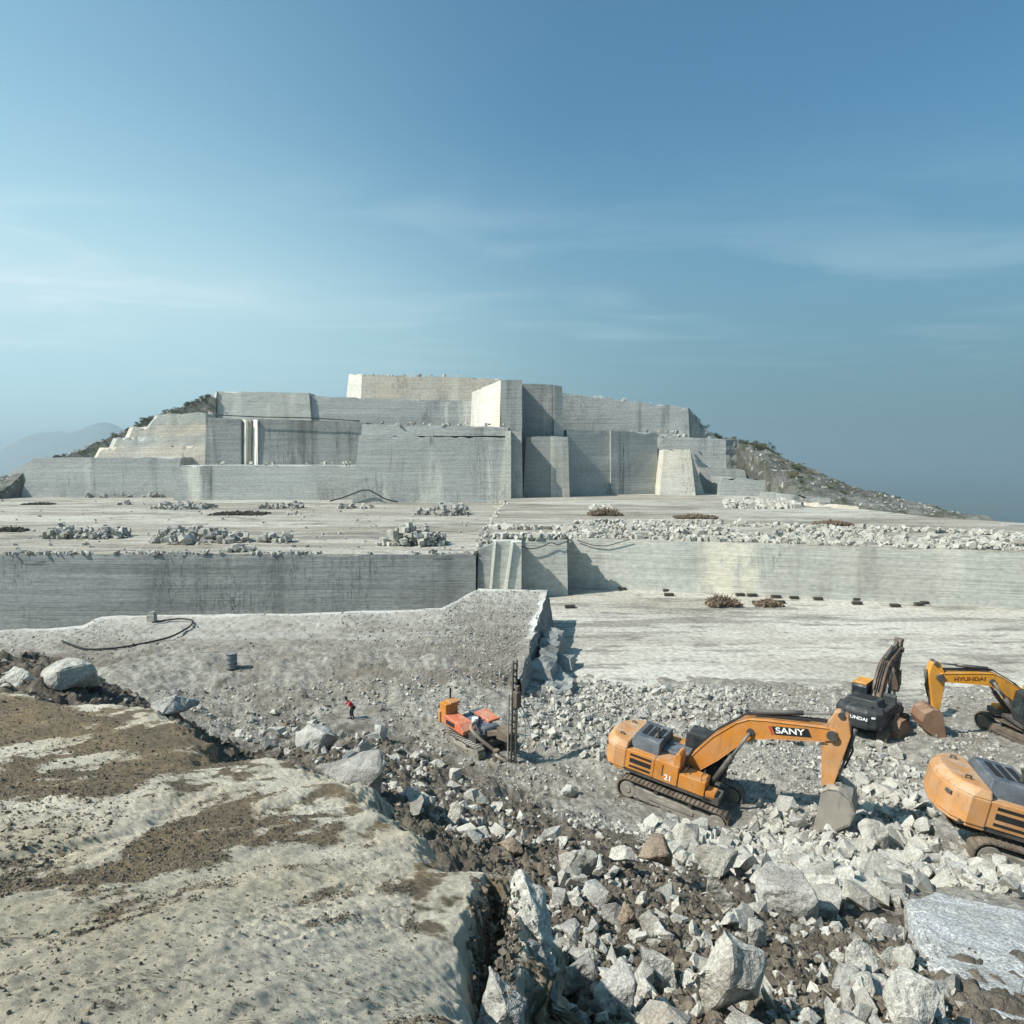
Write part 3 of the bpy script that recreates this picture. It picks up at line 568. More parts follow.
def boulder_mesh(name, seed, dims, mat, n=15, cube=.35, cuts=3, rough=.035):
    bm = hull(n, dims, seed, cube=cube); bmesh.ops.triangulate(bm, faces=bm.faces)
    bmesh.ops.bevel(bm, geom=bm.edges[:], offset=min(dims) * .035, segments=1, affect='EDGES')
    bmesh.ops.triangulate(bm, faces=bm.faces)
    for _ in range(cuts):
        le = [e for e in bm.edges if e.calc_length() > max(dims) * .09]
        if le: bmesh.ops.subdivide_edges(bm, edges=le, cuts=1); bmesh.ops.triangulate(bm, faces=bm.faces)
    bm.normal_update(); V = np.array([v.co[:] for v in bm.verts]); N = np.array([v.normal[:] for v in bm.verts]); s = 2.2 / max(dims)
    V = V + N * (rough * max(dims) * (fbm(V * s + seed, 4, seed % 50) + .5 * billow(V * s * 2.5 + seed, 2, 7)))[:, None]
    Fc = np.array([[v.index for v in f.verts] for f in bm.faces]); bm.free()
    o = mesh_np(name, V, Fc, mat); return o
ROCKV = [bm_arrays(hull(random.choice((9, 10, 12, 14)), (1, random.uniform(.65, .95), random.uniform(.5, .8)), 100 + i, cube=random.uniform(.1, .6))) for i in range(18)]
def block_arrays(seed):
    r_ = np.random.default_rng(seed); bm = bmesh.new(); d = np.array([1, r_.uniform(.5, .8), r_.uniform(.45, .9)]) / 2
    for x in (-1, 1):
        for y in (-1, 1):
            for z in (-1, 1): bm.verts.new(d * np.array([x, y, z]) * r_.uniform(.72, 1.08, 3))
    for _ in range(2): bm.verts.new(d * r_.uniform(-1.12, 1.12, 3))
    res = bmesh.ops.convex_hull(bm, input=bm.verts); bmesh.ops.delete(bm, geom=[g for g in set(res['geom_interior'] + res['geom_unused']) if isinstance(g, bmesh.types.BMVert)], context='VERTS')
    return bm_arrays(bm)
BLOCKV = [block_arrays(300 + i) for i in range(10)]
def rotm(n):
    q = rng.normal(size=(n, 4)); q /= np.linalg.norm(q, axis=1)[:, None]; w, x, y, z = q.T
    return np.stack([np.stack([1-2*(y*y+z*z), 2*(x*y-z*w), 2*(x*z+y*w)], -1), np.stack([2*(x*y+z*w), 1-2*(x*x+z*z), 2*(y*z-x*w)], -1), np.stack([2*(x*z-y*w), 2*(y*z+x*w), 1-2*(x*x+y*y)], -1)], 1)
def rotz(n):
    a = rng.uniform(0, 6.28, n); o = np.zeros(n); c, s = np.cos(a), np.sin(a); b = rng.normal(0, .3, n)
    return np.stack([np.stack([c, -s, b], -1), np.stack([s, c, -b], -1), np.stack([-b, b, o + 1], -1)], 1)
def merged(name, P, S, rots, lib, mat, label=None, vid=None):
    Vs, Fs, o = [], [], 0; vid = rng.integers(0, len(lib), len(P)) if vid is None else vid
    for k, (LV, LF) in enumerate(lib):
        i = np.nonzero(vid == k)[0]
        if not len(i): continue
        V = np.einsum('nij,vj->nvi', rots[i], LV) * S[i][:, None, None] + P[i][:, None, :]
        Fk = LF[None] + (np.arange(len(i)) * len(LV))[:, None, None] + o
        Vs.append(V.reshape(-1, 3)); Fs.append(Fk.reshape(-1, 3)); o += len(i) * len(LV)
    return tag(mesh_np(name, np.concatenate(Vs), np.concatenate(Fs), mat), kind='stuff', label=label)
MESHLIB = {}
def libmesh(key, V, Fc, mat):
    k = (key, mat.name)
    if k not in MESHLIB:
        o = mesh_np(key, V, Fc, mat); MESHLIB[k] = o.data; bpy.data.objects.remove(o)
    return MESHLIB[k]
# ------------------------------------------------------------------ distinctive boulders: (px, py of centre, px width, px height, depth ratio, lean, name, material, label, seed, sink)
BOULD = [
 (735,982,80,104,.7,12,'boulder','white_rock','large pale upright boulder, tallest stone in the dark dirt at the bottom of the photo',1),
 (659,966,32,66,.6,-24,'boulder','grey_rock','long narrow grey stone leaning in the dirt, left of the tallest pale boulder',2),
 (654,926,28,28,.8,5,'boulder','white_rock','small squarish pale stone just above the long leaning narrow stone',3),
 (578,866,46,36,.8,-12,'boulder','white_rock','wedge shaped pale boulder alone on the dark dirt below the drill rig',4),
 (792,900,66,50,.9,0,'boulder','grey_rock','broad pitted grey boulder half sunk between white rubble and dark dirt',5),
 (720,896,24,50,.7,-30,'boulder','white_rock','slim pale stone tilted to the left in the dirt beside the broad pitted boulder',6),
 (757,938,26,34,.8,-10,'boulder','white_rock','upright block of pale stone directly above right of the tallest boulder',7),
 (655,856,40,44,.9,8,'boulder','brown_rock','mossy brownish boulder in front of the orange excavator tracks',8),
 (849,985,40,34,.8,20,'boulder','grey_rock','rounded grey stone in the dirt, left of the square yellowish block',9),
 (862,962,34,36,.8,-30,'boulder','white_rock','pale stone resting above the rounded grey stone on the right of the dirt slope',10),
 (918,1008,66,52,.9,5,'boulder','white_rock','square yellowish block at the bottom edge beside the huge speckled slab',11),
 (882,930,28,16,.8,0,'boulder','white_rock','small flat white stone on the dirt left of the huge slab',12),
 (904,962,36,14,.7,-25,'boulder','white_rock','thin white stone lying along the left side of the huge slab',24),
 (454,818,17,28,.7,10,'boulder','white_rock','small upright pale stone standing on dirt beyond the outcrop edge',13),
 (360,778,100,40,.8,-4,'boulder','grey_rock','big grey block with a flat shaded face behind the outcrop edge',14),
 (316,741,50,28,.8,4,'boulder','grey_rock','grey block with a flat shaded side beyond and left of the bigger shaded block',15),
 (64,671,62,42,.9,4,'boulder','white_rock','big rounded pale boulder on the dirt mound at the left edge',16),
 (14,674,36,28,.9,0,'boulder','white_rock','smaller pale boulder cut by the left edge of the photo',17),
 (172,704,46,26,.7,3,'boulder','grey_rock','flat dark grey slab of rock on the crest behind the tan outcrop',18),
 (570,793,19,14,.9,15,'boulder','white_rock','small tilted square pale stone between drill rig and orange excavator',19),
 (578,984,44,56,.8,10,'boulder','grey_rock','shaded grey boulder deep in the hollow right of the outcrop',20),
 (618,1000,54,60,.8,-15,'boulder','grey_rock','large dark boulder at the bottom edge in the shaded hollow',21),
 (690,842,34,44,.8,0,'boulder','white_rock','pale pointed boulder right below the near track of the orange excavator',22),
 (716,862,48,40,.8,10,'boulder','white_rock','white boulder beside the pointed one below the orange excavator',23),
 (625,862,34,26,.8,0,'boulder','white_rock','low pale stone left of the mossy boulder',25),
 (628,915,18,30,.7,12,'boulder','brown_rock','brown narrow stone on dirt just left of the squarish pale stone',26),
 (830,905,44,30,.8,-8,'boulder','white_rock','pale flat topped boulder at the foot of the white rubble',27),
 (876,838,34,30,.8,8,'boulder','white_rock','large white stone in the rubble behind the peach excavator counterweight',28),
 (512,850,26,18,.7,20,'boulder','brown_rock','tan flat stone lying on dirt next to the outcrop tip',29),
 (668,690,18,11,.9,0,'boulder','white_rock','white boulder on the far rim of rubble before the pale floor',30),
 (560,900,20,22,.8,0,'boulder','grey_rock','small round grey stone in shade beside the outcrop notch',31),
 (655,1015,34,22,.8,8,'boulder','grey_rock','grey stone on the bottom edge between the dark boulder and the tallest one',32)]
def put_boulder(px, py, w, h, dep, lean, name, mt, label, seed):
    P = hit(px, min(py + h * .36, 1070)); d = P[1] * CT - P[2] * ST; k = d / F
    dims = (w * k * 1.06, w * k * dep * 1.0, h * k * 1.06)
    ob = boulder_mesh(name, 500 + seed, dims, M[mt]); ob.location = P + np.array([0, dims[1] * .18, dims[2] * (.12 if seed in (16, 17, 18) else .36)])
    ob.rotation_euler = (R(random.uniform(-8, 8)), R(lean), R(random.uniform(-25, 25)))
    return tag(ob, label, 'boulder')
for b in BOULD: put_boulder(*b)
for px, py, zr, w_, h_, dp_, ln, mt, label, seed in [(531,915,-3.15,44,84,.7,-14,'white_rock','pale faceted rock wedged against the tip of the tan outcrop, right of the dirt notch',61),(503,1006,-2.75,64,74,.8,20,'grey_rock','grey rock in the shaded crack at the bottom edge beside the outcrop',62),(541,975,-3.3,30,60,.8,-20,'grey_rock','narrow grey rock standing below the pale faceted rock at the outcrop tip',63)]:
    P = G(px, py, zr); k = (P[1] * CT - P[2] * ST) / F; dims = (w_ * k, w_ * k * dp_ * 1.3, h_ * k * 1.15)
    ob = boulder_mesh('boulder', 500 + seed, dims, M[mt], rough=.05); ob.location = P; ob.rotation_euler = (R(-25), R(ln), R(10)); tag(ob, label, 'boulder')
# the huge slab in the lower right corner
q = [(906, 900, -8.6), (935, 893, -9.1), (1045, 916, -9.2), (1075, 1010, -7.4), (1010, 1055, -6.6), (930, 968, -7.5)]
TP = [G(*p) for p in q]; cen = np.mean(TP, 0)
bm = bmesh.new(); [bm.verts.new(p - cen) for p in TP]; [bm.verts.new((p - cen) * np.array([.92, .92, 1]) + np.array([.05, .25, -1.3])) for p in TP]
bmesh.ops.convex_hull(bm, input=bm.verts); bmesh.ops.triangulate(bm, faces=bm.faces)
bmesh.ops.bevel(bm, geom=bm.edges[:], offset=.05, segments=2, affect='EDGES'); bmesh.ops.triangulate(bm, faces=bm.faces)
for _ in range(5):
    bmesh.ops.subdivide_edges(bm, edges=[e for e in bm.edges if e.calc_length() > .11], cuts=1); bmesh.ops.triangulate(bm, faces=bm.faces)
bm.normal_update(); V = np.array([v.co[:] for v in bm.verts]); N = np.array([v.normal[:] for v in bm.verts]); Fc = np.array([[v.index for v in f.verts] for f in bm.faces]); bm.free()
V = V + N * (.06 * fbm(V * 1.3, 5, 9) + .03 * fbm(V * np.array([1.2, 5, 3]), 4, 19))[:, None]
ob = mesh_np('boulder_slab', V, Fc, M['slab_rock']); ob.location = cen; tag(ob, 'huge speckled grey granite slab filling the lower right corner', 'boulder')
# ------------------------------------------------------------------ rubble: individual rocks + the rest as one mass
def scatter(n, poly_px, smin, smax, pw, rmin=6, rmax=60, clear=True, thin=None):
    pp = np.array(poly_px, float); r = np.exp(rng.uniform(math.log(rmin), math.log(rmax), n)); a = rng.uniform(R(-48), R(48), n)
    x, y = r * np.sin(a), r * np.cos(a); z = ground(x, y); q = proj(P3(x, y, z)); k = inpoly(q[:, 0], q[:, 1], poly_px)
    k &= ~inpoly(q[:, 0], q[:, 1], [(900, 893), (940, 886), (1070, 903), (1080, 1040), (985, 1010), (925, 968)])
    for cx, cy, rc in CALM if clear else []: k &= np.hypot(x - cx, y - cy) > rc * .62
    if thin: k &= rng.uniform(size=n) > np.clip(TER(x, y)[..., 1] * 1.6, 0, .97)
    if thin: k &= (fbm(P3(x * thin, y * thin), 3, 77) + rng.uniform(-.5, .5, n)) > -.1
    x, y, z = x[k], y[k], z[k]; s = smin * (1 - rng.uniform(0, 1, len(x)) * (1 - (smin / smax) ** pw)) ** (-1 / pw)
    return P3(x, y, z), s
heap = [(690, 800), (745, 795), (800, 815), (850, 790), (840, 740), (780, 735), (730, 745), (880, 745), (930, 775), (940, 850), (1060, 890), (1060, 905), (930, 905), (820, 915), (750, 880), (690, 870), (660, 850), (640, 830)]
mid = [(520, 690), (600, 683), (660, 686), (700, 690), (740, 690), (770, 735), (700, 742), (640, 735), (600, 760), (540, 750), (515, 720)]
allp = [(150, 690), (420, 676), (540, 672), (700, 684), (840, 690), (1060, 690), (1060, 1060), (550, 1060), (545, 900), (440, 830), (300, 755), (210, 735)]
dirtp = [(550, 860), (640, 850), (760, 890), (920, 930), (1000, 1060), (540, 1060)]
leftm = [(-60, 640), (90, 645), (200, 720), (120, 705), (0, 700), (-60, 700)]
P1, S1 = scatter(26000, heap, .24, 1.15, 2.0, 15, 45)
P2, S2 = scatter(14000, mid, .25, .85, 2.0, 24, 50)
P5, S5 = scatter(9000, heap, .16, .4, 1.5, 15, 45)
P8, S8 = scatter(5200, [(215, 728), (270, 712), (330, 715), (430, 745), (480, 790), (570, 850), (470, 845), (420, 815), (385, 785), (330, 765), (280, 758)], .2, 1.35, 1.75, 10, 42)
P9, S9 = scatter(1800, dirtp, .14, .75, 1.6, 6, 26)
PA, SA_ = np.concatenate([P1, P2, P8, P9]), np.concatenate([S1, S2, S8, S9])
lift = rng.uniform(-.1, .34, len(PA)); PA[:, 2] += lift * SA_
dA = PA[:, 1] * CT - PA[:, 2] * ST; ordr = np.argsort(-SA_ / dA * (np.abs(proj(PA)[:, 0] - 512) < 515)); N_IND = 262
P3a, S3 = scatter(170000, allp, .08, .42, 1.5, 7, 55, thin=.3); P3a[:, 2] += rng.uniform(-.1, .25, len(S3)) * S3
P4, S4 = scatter(2600, dirtp, .10, .5, 1.5, 6, 26); P4[:, 2] += .15 * S4
P6, S6 = scatter(1500, leftm, .06, .3, 1.3, 8, 18, False)
P7, S7 = scatter(9000, [(520, 684), (700, 686), (1060, 688), (1060, 700), (700, 704), (520, 700)], .15, .55, 1.6, 36, 55, False)
kd = rng.uniform(size=len(P4)) < .35
rest = ordr[N_IND:]
RV = [(v, f) for v, f in ROCKV]
RA = rotm(len(PA))
for i in ordr[:N_IND]:
    k = int(rng.integers(0, len(RV))); mt = 'grey_rock' if rng.uniform() < .22 else 'white_rock'
    key = 'rubble_rock_%d' % k
    o = bpy.data.objects.new('rubble_rock', libmesh(key, RV[k][0], RV[k][1], M[mt])); link(o)
    o.matrix_world = Matrix.Translation(Vector(PA[i])) @ Matrix([list(r_) for r_ in RA[i]]).to_4x4() @ Matrix.Diagonal((*(SA_[i],) * 3, 1))
    tag(o, 'angular broken granite rock lying loose on the rubble slope below the benches', 'rock', 'broken rocks on the rubble slope')
g2 = rng.uniform(size=len(rest)) < .25
merged('rubble', PA[rest][~g2], SA_[rest][~g2], RA[rest][~g2], RV, M['white_rock'], 'pale broken granite rubble')
PB = np.concatenate([PA[rest][g2], P5, P7]); SB = np.concatenate([SA_[rest][g2], S5, S7])
merged('grey_rubble', PB, SB, rotm(len(PB)), RV, M['grey_rock'], 'grey broken rubble')
PG = np.concatenate([P3a, P4[kd], P6]); SG = np.concatenate([S3, S4[kd], S6])
hf = rng.uniform(size=len(PG)) < .5
merged('gravel', PG[hf], SG[hf], rotm(int(hf.sum())), RV, M['grey_rock'], 'loose grey gravel')
merged('pale_gravel', PG[~hf], SG[~hf], rotm(int((~hf).sum())), RV, M['white_rock'], 'loose pale gravel')
M['clod'] = mat_plain('dirt_clod', (.17, .145, .11), .95, .55)
PC, SC_ = scatter(34000, [(420, 830), (560, 800), (660, 850), (760, 890), (930, 940), (1000, 1060), (540, 1060), (545, 920), (470, 850)], .04, .22, 1.5, 5, 26); PC[:, 2] += .1 * SC_
PD, SD_ = scatter(16000, [(185, 715), (215, 725), (300, 738), (345, 762), (310, 772), (230, 770), (195, 745)], .08, .6, 1.4, 9, 34, False)
PE, SE_ = scatter(14000, [(380, 790), (440, 800), (570, 850), (560, 880), (460, 850), (400, 820)], .06, .4, 1.5, 9, 30, False)
PF, SF_ = scatter(22000, [(190, 700), (300, 690), (430, 715), (520, 770), (570, 850), (460, 840), (330, 770), (230, 745)], .08, .45, 1.5, 12, 46)
kf = rng.uniform(size=len(SF_)) < .45; PE = np.concatenate([PE, PF[kf]]); SE_ = np.concatenate([SE_, SF_[kf]])
PL, SL_ = scatter(14000, [(-60, 640), (90, 643), (210, 715), (330, 755), (215, 765), (190, 715), (100, 700), (-60, 705)], .05, .30, 1.6, 7, 20, False)
PC = np.concatenate([PC, PL, PD, PE]); SC_ = np.concatenate([SC_, SL_, SD_, SE_])
merged('dirt_clods', PC, SC_, rotm(len(PC)), RV, M['clod'], 'dark clods of dirt')
# clods and grit sitting on the outcrop and heaped in its notch
def slab_scatter(n, poly, smin, smax, pw=1.6, patch=None):
    r = np.exp(rng.uniform(math.log(1.2), math.log(13), n)); a = rng.uniform(R(-50), R(22), n); x, y = r * np.sin(a), r * np.cos(a)
    z, _ = slabz(x, y); q = proj(P3(x, y, z)); k = inpoly(q[:, 0], q[:, 1], poly) & (sdist(x, y, OL) > .02)
    if patch is not None: k &= slabpatch(x, y) + rng.uniform(-.22, .22, n) > patch
    x, y, z = x[k], y[k], z[k]; s = smin * (1 - rng.uniform(0, 1, len(x)) * (1 - (smin / smax) ** pw)) ** (-1 / pw)
    return P3(x, y, z), s
a1, s1 = slab_scatter(40000, [(0, 690), (90, 700), (170, 760), (110, 830), (0, 900)], .015, .075)
a2, s2 = slab_scatter(9000, [(0, 690), (190, 735), (290, 780), (400, 850), (430, 1024), (0, 1024)], .008, .035)
a3, s3 = slab_scatter(60000, [(488, 880), (512, 905), (522, 945), (515, 1030), (478, 1030), (466, 940)], .02, .08)
a3[:, 2] += rng.uniform(0, .28, len(a3))
a4, s4 = slab_scatter(260000, [(-5, 690), (190, 735), (290, 775), (400, 845), (440, 1030), (-5, 1030)], .007, .036, 1.2, .12)
aa_ = np.concatenate([a1, a2, a3, a4]); ss_ = np.concatenate([s1, s2, s3, s4])
merged('outcrop_clods', aa_, ss_, rotm(len(aa_)), RV, M['clod'], 'dirt clods on the outcrop')
# ------------------------------------------------------------------ stone blocks stacked and dumped on the benches
BP, BS = [], []
def bench_pt(px, py, z): return G(px, py, z)
def pile(px, py, w, h, n, zb, s=.8):
    c0 = bench_pt(px, py, zb); d = c0[1] * CT - c0[2] * ST; hw = w / 2 * d / F; tall = h * 1.0 * d / F; dep = hw * .6
    nc = 4; cx = rng.uniform(-.8, .8, nc); ch = rng.uniform(.5, 1, nc)
    for _ in range(n):
        u = rng.uniform(-1, 1); w_ = rng.uniform(-1, 1) * math.sqrt(max(0, 1 - u * u * .8))
        top = tall * (.45 + .55 * max(ch * np.exp(-((u - cx) / .35) ** 2))) * (1 - .5 * w_ * w_)
        BP.append((c0[0] + u * hw, c0[1] + dep + w_ * dep, zb + .2 + max(0, rng.uniform(0, top) - .2))); BS.append(s * rng.uniform(.7, 1.3))
for a_ in [(74,540,76,14,110),(190,545,96,18,150),(415,547,54,22,120),(102,498,58,6,70),(176,510,62,9,80),(275,509,46,7,55),(352,509,36,5,36),(440,516,52,14,95),(273,543,32,9,28),(148,498,22,5,18),(236,553,30,7,22),(385,546,16,8,14),(120,505,14,5,10),(290,515,12,4,6)]:
    pile(*a_, Z_LB)
for px in np.linspace(0, 474, 260):
    if vn(np.array([px * .03, 0, 0]), 5) + rng.uniform(-.6, .6) > .12:
        p = G(px, 554.3, Z_LB); BP.append((p[0], p[1] + rng.uniform(0, .9), Z_LB + .1)); BS.append(rng.uniform(.25, .7))
for _ in range(150):
    p = G(rng.uniform(0, 480), rng.uniform(500, 552), Z_LB); BP.append((p[0], p[1], Z_LB + .1)); BS.append(rng.uniform(.25, .55))
for t_ in np.linspace(0, 1, 90):       # along the step between the benches
    x = LBX + .3 + (2.7 * t_ if t_ < 1 else 0); y = 78 + t_ * 85
    BP.append((x + rng.normal(0, .35), y, Z_RB - rng.uniform(0, .9))); BS.append(rng.uniform(.4, 1.))
nR = 6500
u = rng.uniform(0, 1, nR) ** .9; x = -3 + u * 92; back = rng.uniform(0, 1, nR) ** 1.25 * np.interp(x, [-3, 6, 10, 30, 60, 90], [2.5, 4, 20, 24, 19, 12])
yf = np.where(x < 7, 78.3, 82.5 + slope * (x - 7.5) + .9); lay = np.clip(vn(P3(x * .5, back * .5), 7), 0, 1) * rng.uniform(0, .7, nR) - .1; kq = fbm(P3(x * .12, back * .35), 3, 47) + rng.uniform(-.35, .35, nR) > -.22; x, back, yf, lay = x[kq], back[kq], yf[kq], lay[kq]; nR = len(x)
BP += list(zip(x, yf + back, Z_RB + .22 + lay)); BS += list(.3 * (1 - rng.uniform(size=nR) * .93) ** -.5)
for _ in range(120):
    x_ = rng.uniform(-3, 7); BP.append((x_, 78.0 + rng.uniform(0, 1.2), -9.9 + rng.uniform(0, .5))); BS.append(rng.uniform(.4, .8))
for _ in range(70):
    x_ = rng.uniform(-2.5, 9); BP.append((x_, 92 + rng.uniform(0, 2), Z_RB + .2)); BS.append(rng.uniform(.5, .9))
for _ in range(200):
    p = G(rng.uniform(725, 800), rng.uniform(500, 509), Z_RB); BP.append((p[0], p[1], Z_RB + .2)); BS.append(rng.uniform(.7, 1.6))
for (x0, x1, yy, dd, zz_) in [(365, 505, 425, 161, 7.3), (210, 355, 464, 171, -2.3), (300, 470, 423, 186, 8.6), (605, 690, 432, 188, 5.9), (655, 690, 436, 193, 5.3), (565, 690, 400, 200, 15.3), (345, 470, 375, 219, 26)]:
    for _ in range(16):
        px = rng.uniform(x0, x1); p = A(px, yy, dd); BP.append((p[0], dd + rng.uniform(.7, 2.5), (A(px, yy, dd)[2] if yy != 400 else A(px, 393 + (px - 562) * .1137, 200)[2]) + rng.uniform(-.1, .25))); BS.append(rng.uniform(.4, 1.2))
for _ in range(60):
    p = G(rng.uniform(590, 612), 508 + rng.uniform(0, 4), Z_RB); BP.append((p[0], p[1], Z_RB + .3)); BS.append(.8)
BP = np.array(BP); BS = np.array(BS)
far_ = BP[:, 1]; dB = BP[:, 1] * CT - BP[:, 2] * ST; ob_ = np.argsort(-BS / dB * (np.abs(proj(BP)[:, 0] - 512) < 512)); RBk = rotz(len(BP))
for i in ob_[:296]:
    k = int(rng.integers(0, len(BLOCKV)))
    o = bpy.data.objects.new('stone_block', libmesh('stone_block_%d' % k, BLOCKV[k][0], BLOCKV[k][1], M['white_rock'])); link(o)
    o.matrix_world = Matrix.Translation(Vector(BP[i])) @ Matrix([list(r_) for r_ in RBk[i]]).to_4x4() @ Matrix.Diagonal((*(BS[i],) * 3, 1))
    tag(o, 'rough pale stone block lying among the rows on the quarry bench', 'stone block', 'stone blocks in rows on the bench')
rb = ob_[296:]; lf = (BP[rb, 0] < -4) & (BP[rb, 2] < -8)
merged('stone_blocks', BP[rb][~lf], BS[rb][~lf], RBk[rb][~lf], BLOCKV, M['white_rock'], 'pale stone blocks farther back on the benches')
merged('grey_stone_blocks', BP[rb][lf], BS[rb][lf], RBk[rb][lf], BLOCKV, M['grey_rock'], 'grey stone blocks piled on the left bench')
# gravel on the platform
npl = 12000; ui = rng.integers(0, nu_ := PP.shape[0], npl); vi = rng.integers(0, PP.shape[1], npl)
ui = np.where(rng.uniform(size=npl) < .6, (nu_ * (1 - .35 * rng.uniform(size=npl) ** 1.3)).astype(int).clip(0, nu_ - 1), ui)
pq = PP[ui, vi] + np.stack([rng.normal(0, .1, npl), rng.normal(0, .3, npl), np.zeros(npl)], -1)
kk = (rim[ui, vi] < .5) | (rng.uniform(size=npl) < .15); pq = pq[kk]
merged('platform_gravel', pq, .06 * (1 - rng.uniform(size=len(pq)) * .95) ** -.6, rotm(len(pq)), RV, M['grey_rock'], 'gravel on the platform')
# ------------------------------------------------------------------ dark timbers, brush heaps, drum, marker, hoses on the floors
TB = [(622,590,8),(634,588.6,9),(668,591.5,11),(669,596,10),(703,593,11),(740,596,9),(752,596.5,10),(776,598,10),(794,599,9),(818,600,9),(857,600.5,9),(857,604.5,10),(895,607,10),(919,605.5,9),(924,604,8),(758,604,12),(570,608,11),(780,603.5,10)]
TBL = ['dark timber beam farthest left along the foot of the pale wall','dark timber beam second from the left along the pale wall foot','dark beam under the pale wall, behind its nearer twin','dark beam under the pale wall, nearer of two lying one behind the other','dark beam midway along the pale wall, above and left of the rusty brush heap',
 'dark beam behind the rusty brush heap, left one of a pair','dark beam behind the rusty brush heap, right one of a pair','dark beam above the small brush heap by the pale wall','dark beam just right of the small brush heap, near the wall','dark beam alone on the pale floor right of both brush heaps',
 'dark beam at the pale wall, far one of two right of the floor centre','dark beam at the pale wall, near one of two right of the floor centre','dark beam lying left of the last pair before the floor ledge','dark beam of the last pair before the floor ledge, nearer one','dark beam of the last pair before the floor ledge, farther one','dark beam between the two brush heaps','dark beam on the pale floor beside the platform corner','dark beam lying within the edge of the small brush heap']
for (px, py, w), lb in zip(TB, TBL):
    p = G(px, py, Z_FLOOR); d = p[1]; m = MB(); L = w * d / F * .95
    m.box((0, 0, .17), (L, .5, .3), Euler((0, 0, R(random.uniform(-6, 6)))).to_matrix()); m.box((L * .1, .42, .13), (L * .8, .25, .22))
    o = m.build('timber_beam', M['timber'], None, .03); o.location = (p[0], p[1], Z_FLOOR + .02); tag(o, lb, 'timber', 'dark beams along the foot of the pale wall')
def brush(px, py, w, h, zf, label, mt='brush'):
    p = G(px, py, zf); k = p[1] / F; hw = w * k / 2; hh = h * k; m = MB()
    for _ in range(int(90 + w * 6)):
        a = random.uniform(-1, 1); b = random.uniform(-1, 1); z0 = 0; ln = hh * random.uniform(.5, 1.2) * (1.05 - a * a * .8)
        q0 = Vector((a * hw, b * hw * .5 + hw * .4, z0)); dr = Vector((random.gauss(0, .6), random.gauss(0, .6), 1)).normalized()
        m.tube([q0, q0 + dr * ln * .6, q0 + dr * ln + Vector((random.gauss(0, .1), 0, -.08))], .07, 4, .03)
        if random.random() < .5: m.box(q0 + dr * ln * .5, (.5, .25, .2), Euler((random.uniform(0, 3), random.uniform(0, 3), 0)).to_matrix())
    o = m.build('brush_heap', M[mt], None); o.location = (p[0], p[1], zf); tag(o, label, 'brush heap')
brush(725, 607, 32, 12, Z_FLOOR, 'heap of rusty brown dry brush and scrap on the pale floor, the larger of two')
brush(770, 607, 26, 8, Z_FLOOR, 'low heap of grey brown dry brush on the pale floor, right of the larger heap')
brush(606, 516, 34, 9, Z_RB, 'brown heap of stained blocks behind the left end of the white stone rows')
brush(698, 519, 44, 5, Z_RB, 'long low brown heap behind the middle of the white stone rows')
brush(836, 526, 36, 6, Z_RB, 'brown heap beside the far right ledge at the back of the stone rows')
brush(235, 515.5, 56, 4, Z_LB, 'long flat dark brown pile lying in the middle of the left bench', 'timber')
brush(35, 505, 30, 2.5, Z_LB, 'thin dark pile at the far left of the left bench', 'timber')
brush(8, 532, 26, 6, Z_LB, 'dark pile cut by the left edge of the photo on the left bench', 'timber')
p = onplat(232, 668); m = MB()
m.tube([(0, 0, 0), (0, 0, .04), (0, 0, .3), (0, 0, .34), (0, 0, .62), (0, 0, .66), (0, 0, .95)], .33, 20)
dr_ = m.build('steel_drum', M['blue_drum']); dr_.location = onplat(232, 668); tag(dr_, 'grey blue steel drum standing alone on the gravel left of the drill rig', 'drum')
for zr in (.02, .32, .64, .94): MB().tube([(0, 0, zr - .02), (0, 0, zr + .02)], .35, 20).build('hoop', M['steel'], dr_)
MB().tube([(0, 0, .955), (0, 0, .97)], .30, 20).build('lid', M['blue_drum'], dr_)
p = onplat(152, 622); m = MB(); m.box((0, 0, .3), (.62, .5, .6)); m.box((.1, 0, .72), (.36, .4, .26)); m.tube([(-.15, 0, .6), (-.15, 0, .95)], .05)
o = m.build('pump_block', M['white_rock'], None, .03); o.location = p; tag(o, 'small pale stone block with a fitting at the far rim of the platform', 'block')
def hose(name, pts, r, mat, label, cat='hose'):
    k = np.array(pts); n_ = 40; tt_ = np.linspace(0, 1, len(k)); ts = np.linspace(0, 1, n_)
    q = np.stack([np.interp(ts, tt_, k[:, j]) for j in range(3)], -1); ker = np.array([1, 2, 3, 2, 1.]) / 9
    for j in range(3): q[2:-2, j] = np.convolve(q[:, j], ker, 'valid')
    return tag(MB().tube(q, r, 6).build(name, M[mat], None, 0, True), label, cat)
hp = [onplat(*q) + np.array([0, 0, .15]) for q in [(152, 624), (180, 620), (194, 622), (191, 628), (170, 640), (120, 650), (85, 652), (62, 643)]]
hose('hose', hp, .07, 'rubber', 'black hose curling across the platform from the small pale block')
def wallpts(L, Y, dy=-.4): return [A(px, py, Y) + np.array([0, dy, 0]) for px, py in L]
hose('cable', wallpts([(330, 501), (345, 497), (362, 490), (370, 490), (385, 499), (398, 502)], 159.6, -.2), .16, 'rubber', 'dark cable humped against the foot of the central terrace', 'cable')
hose('cable', wallpts([(522, 546), (530, 549), (541, 547), (551, 542), (558, 545), (567, 541)], 77.5, -.1), .06, 'rubber', 'dark cable drooping over the top of the projecting bench corner', 'cable')
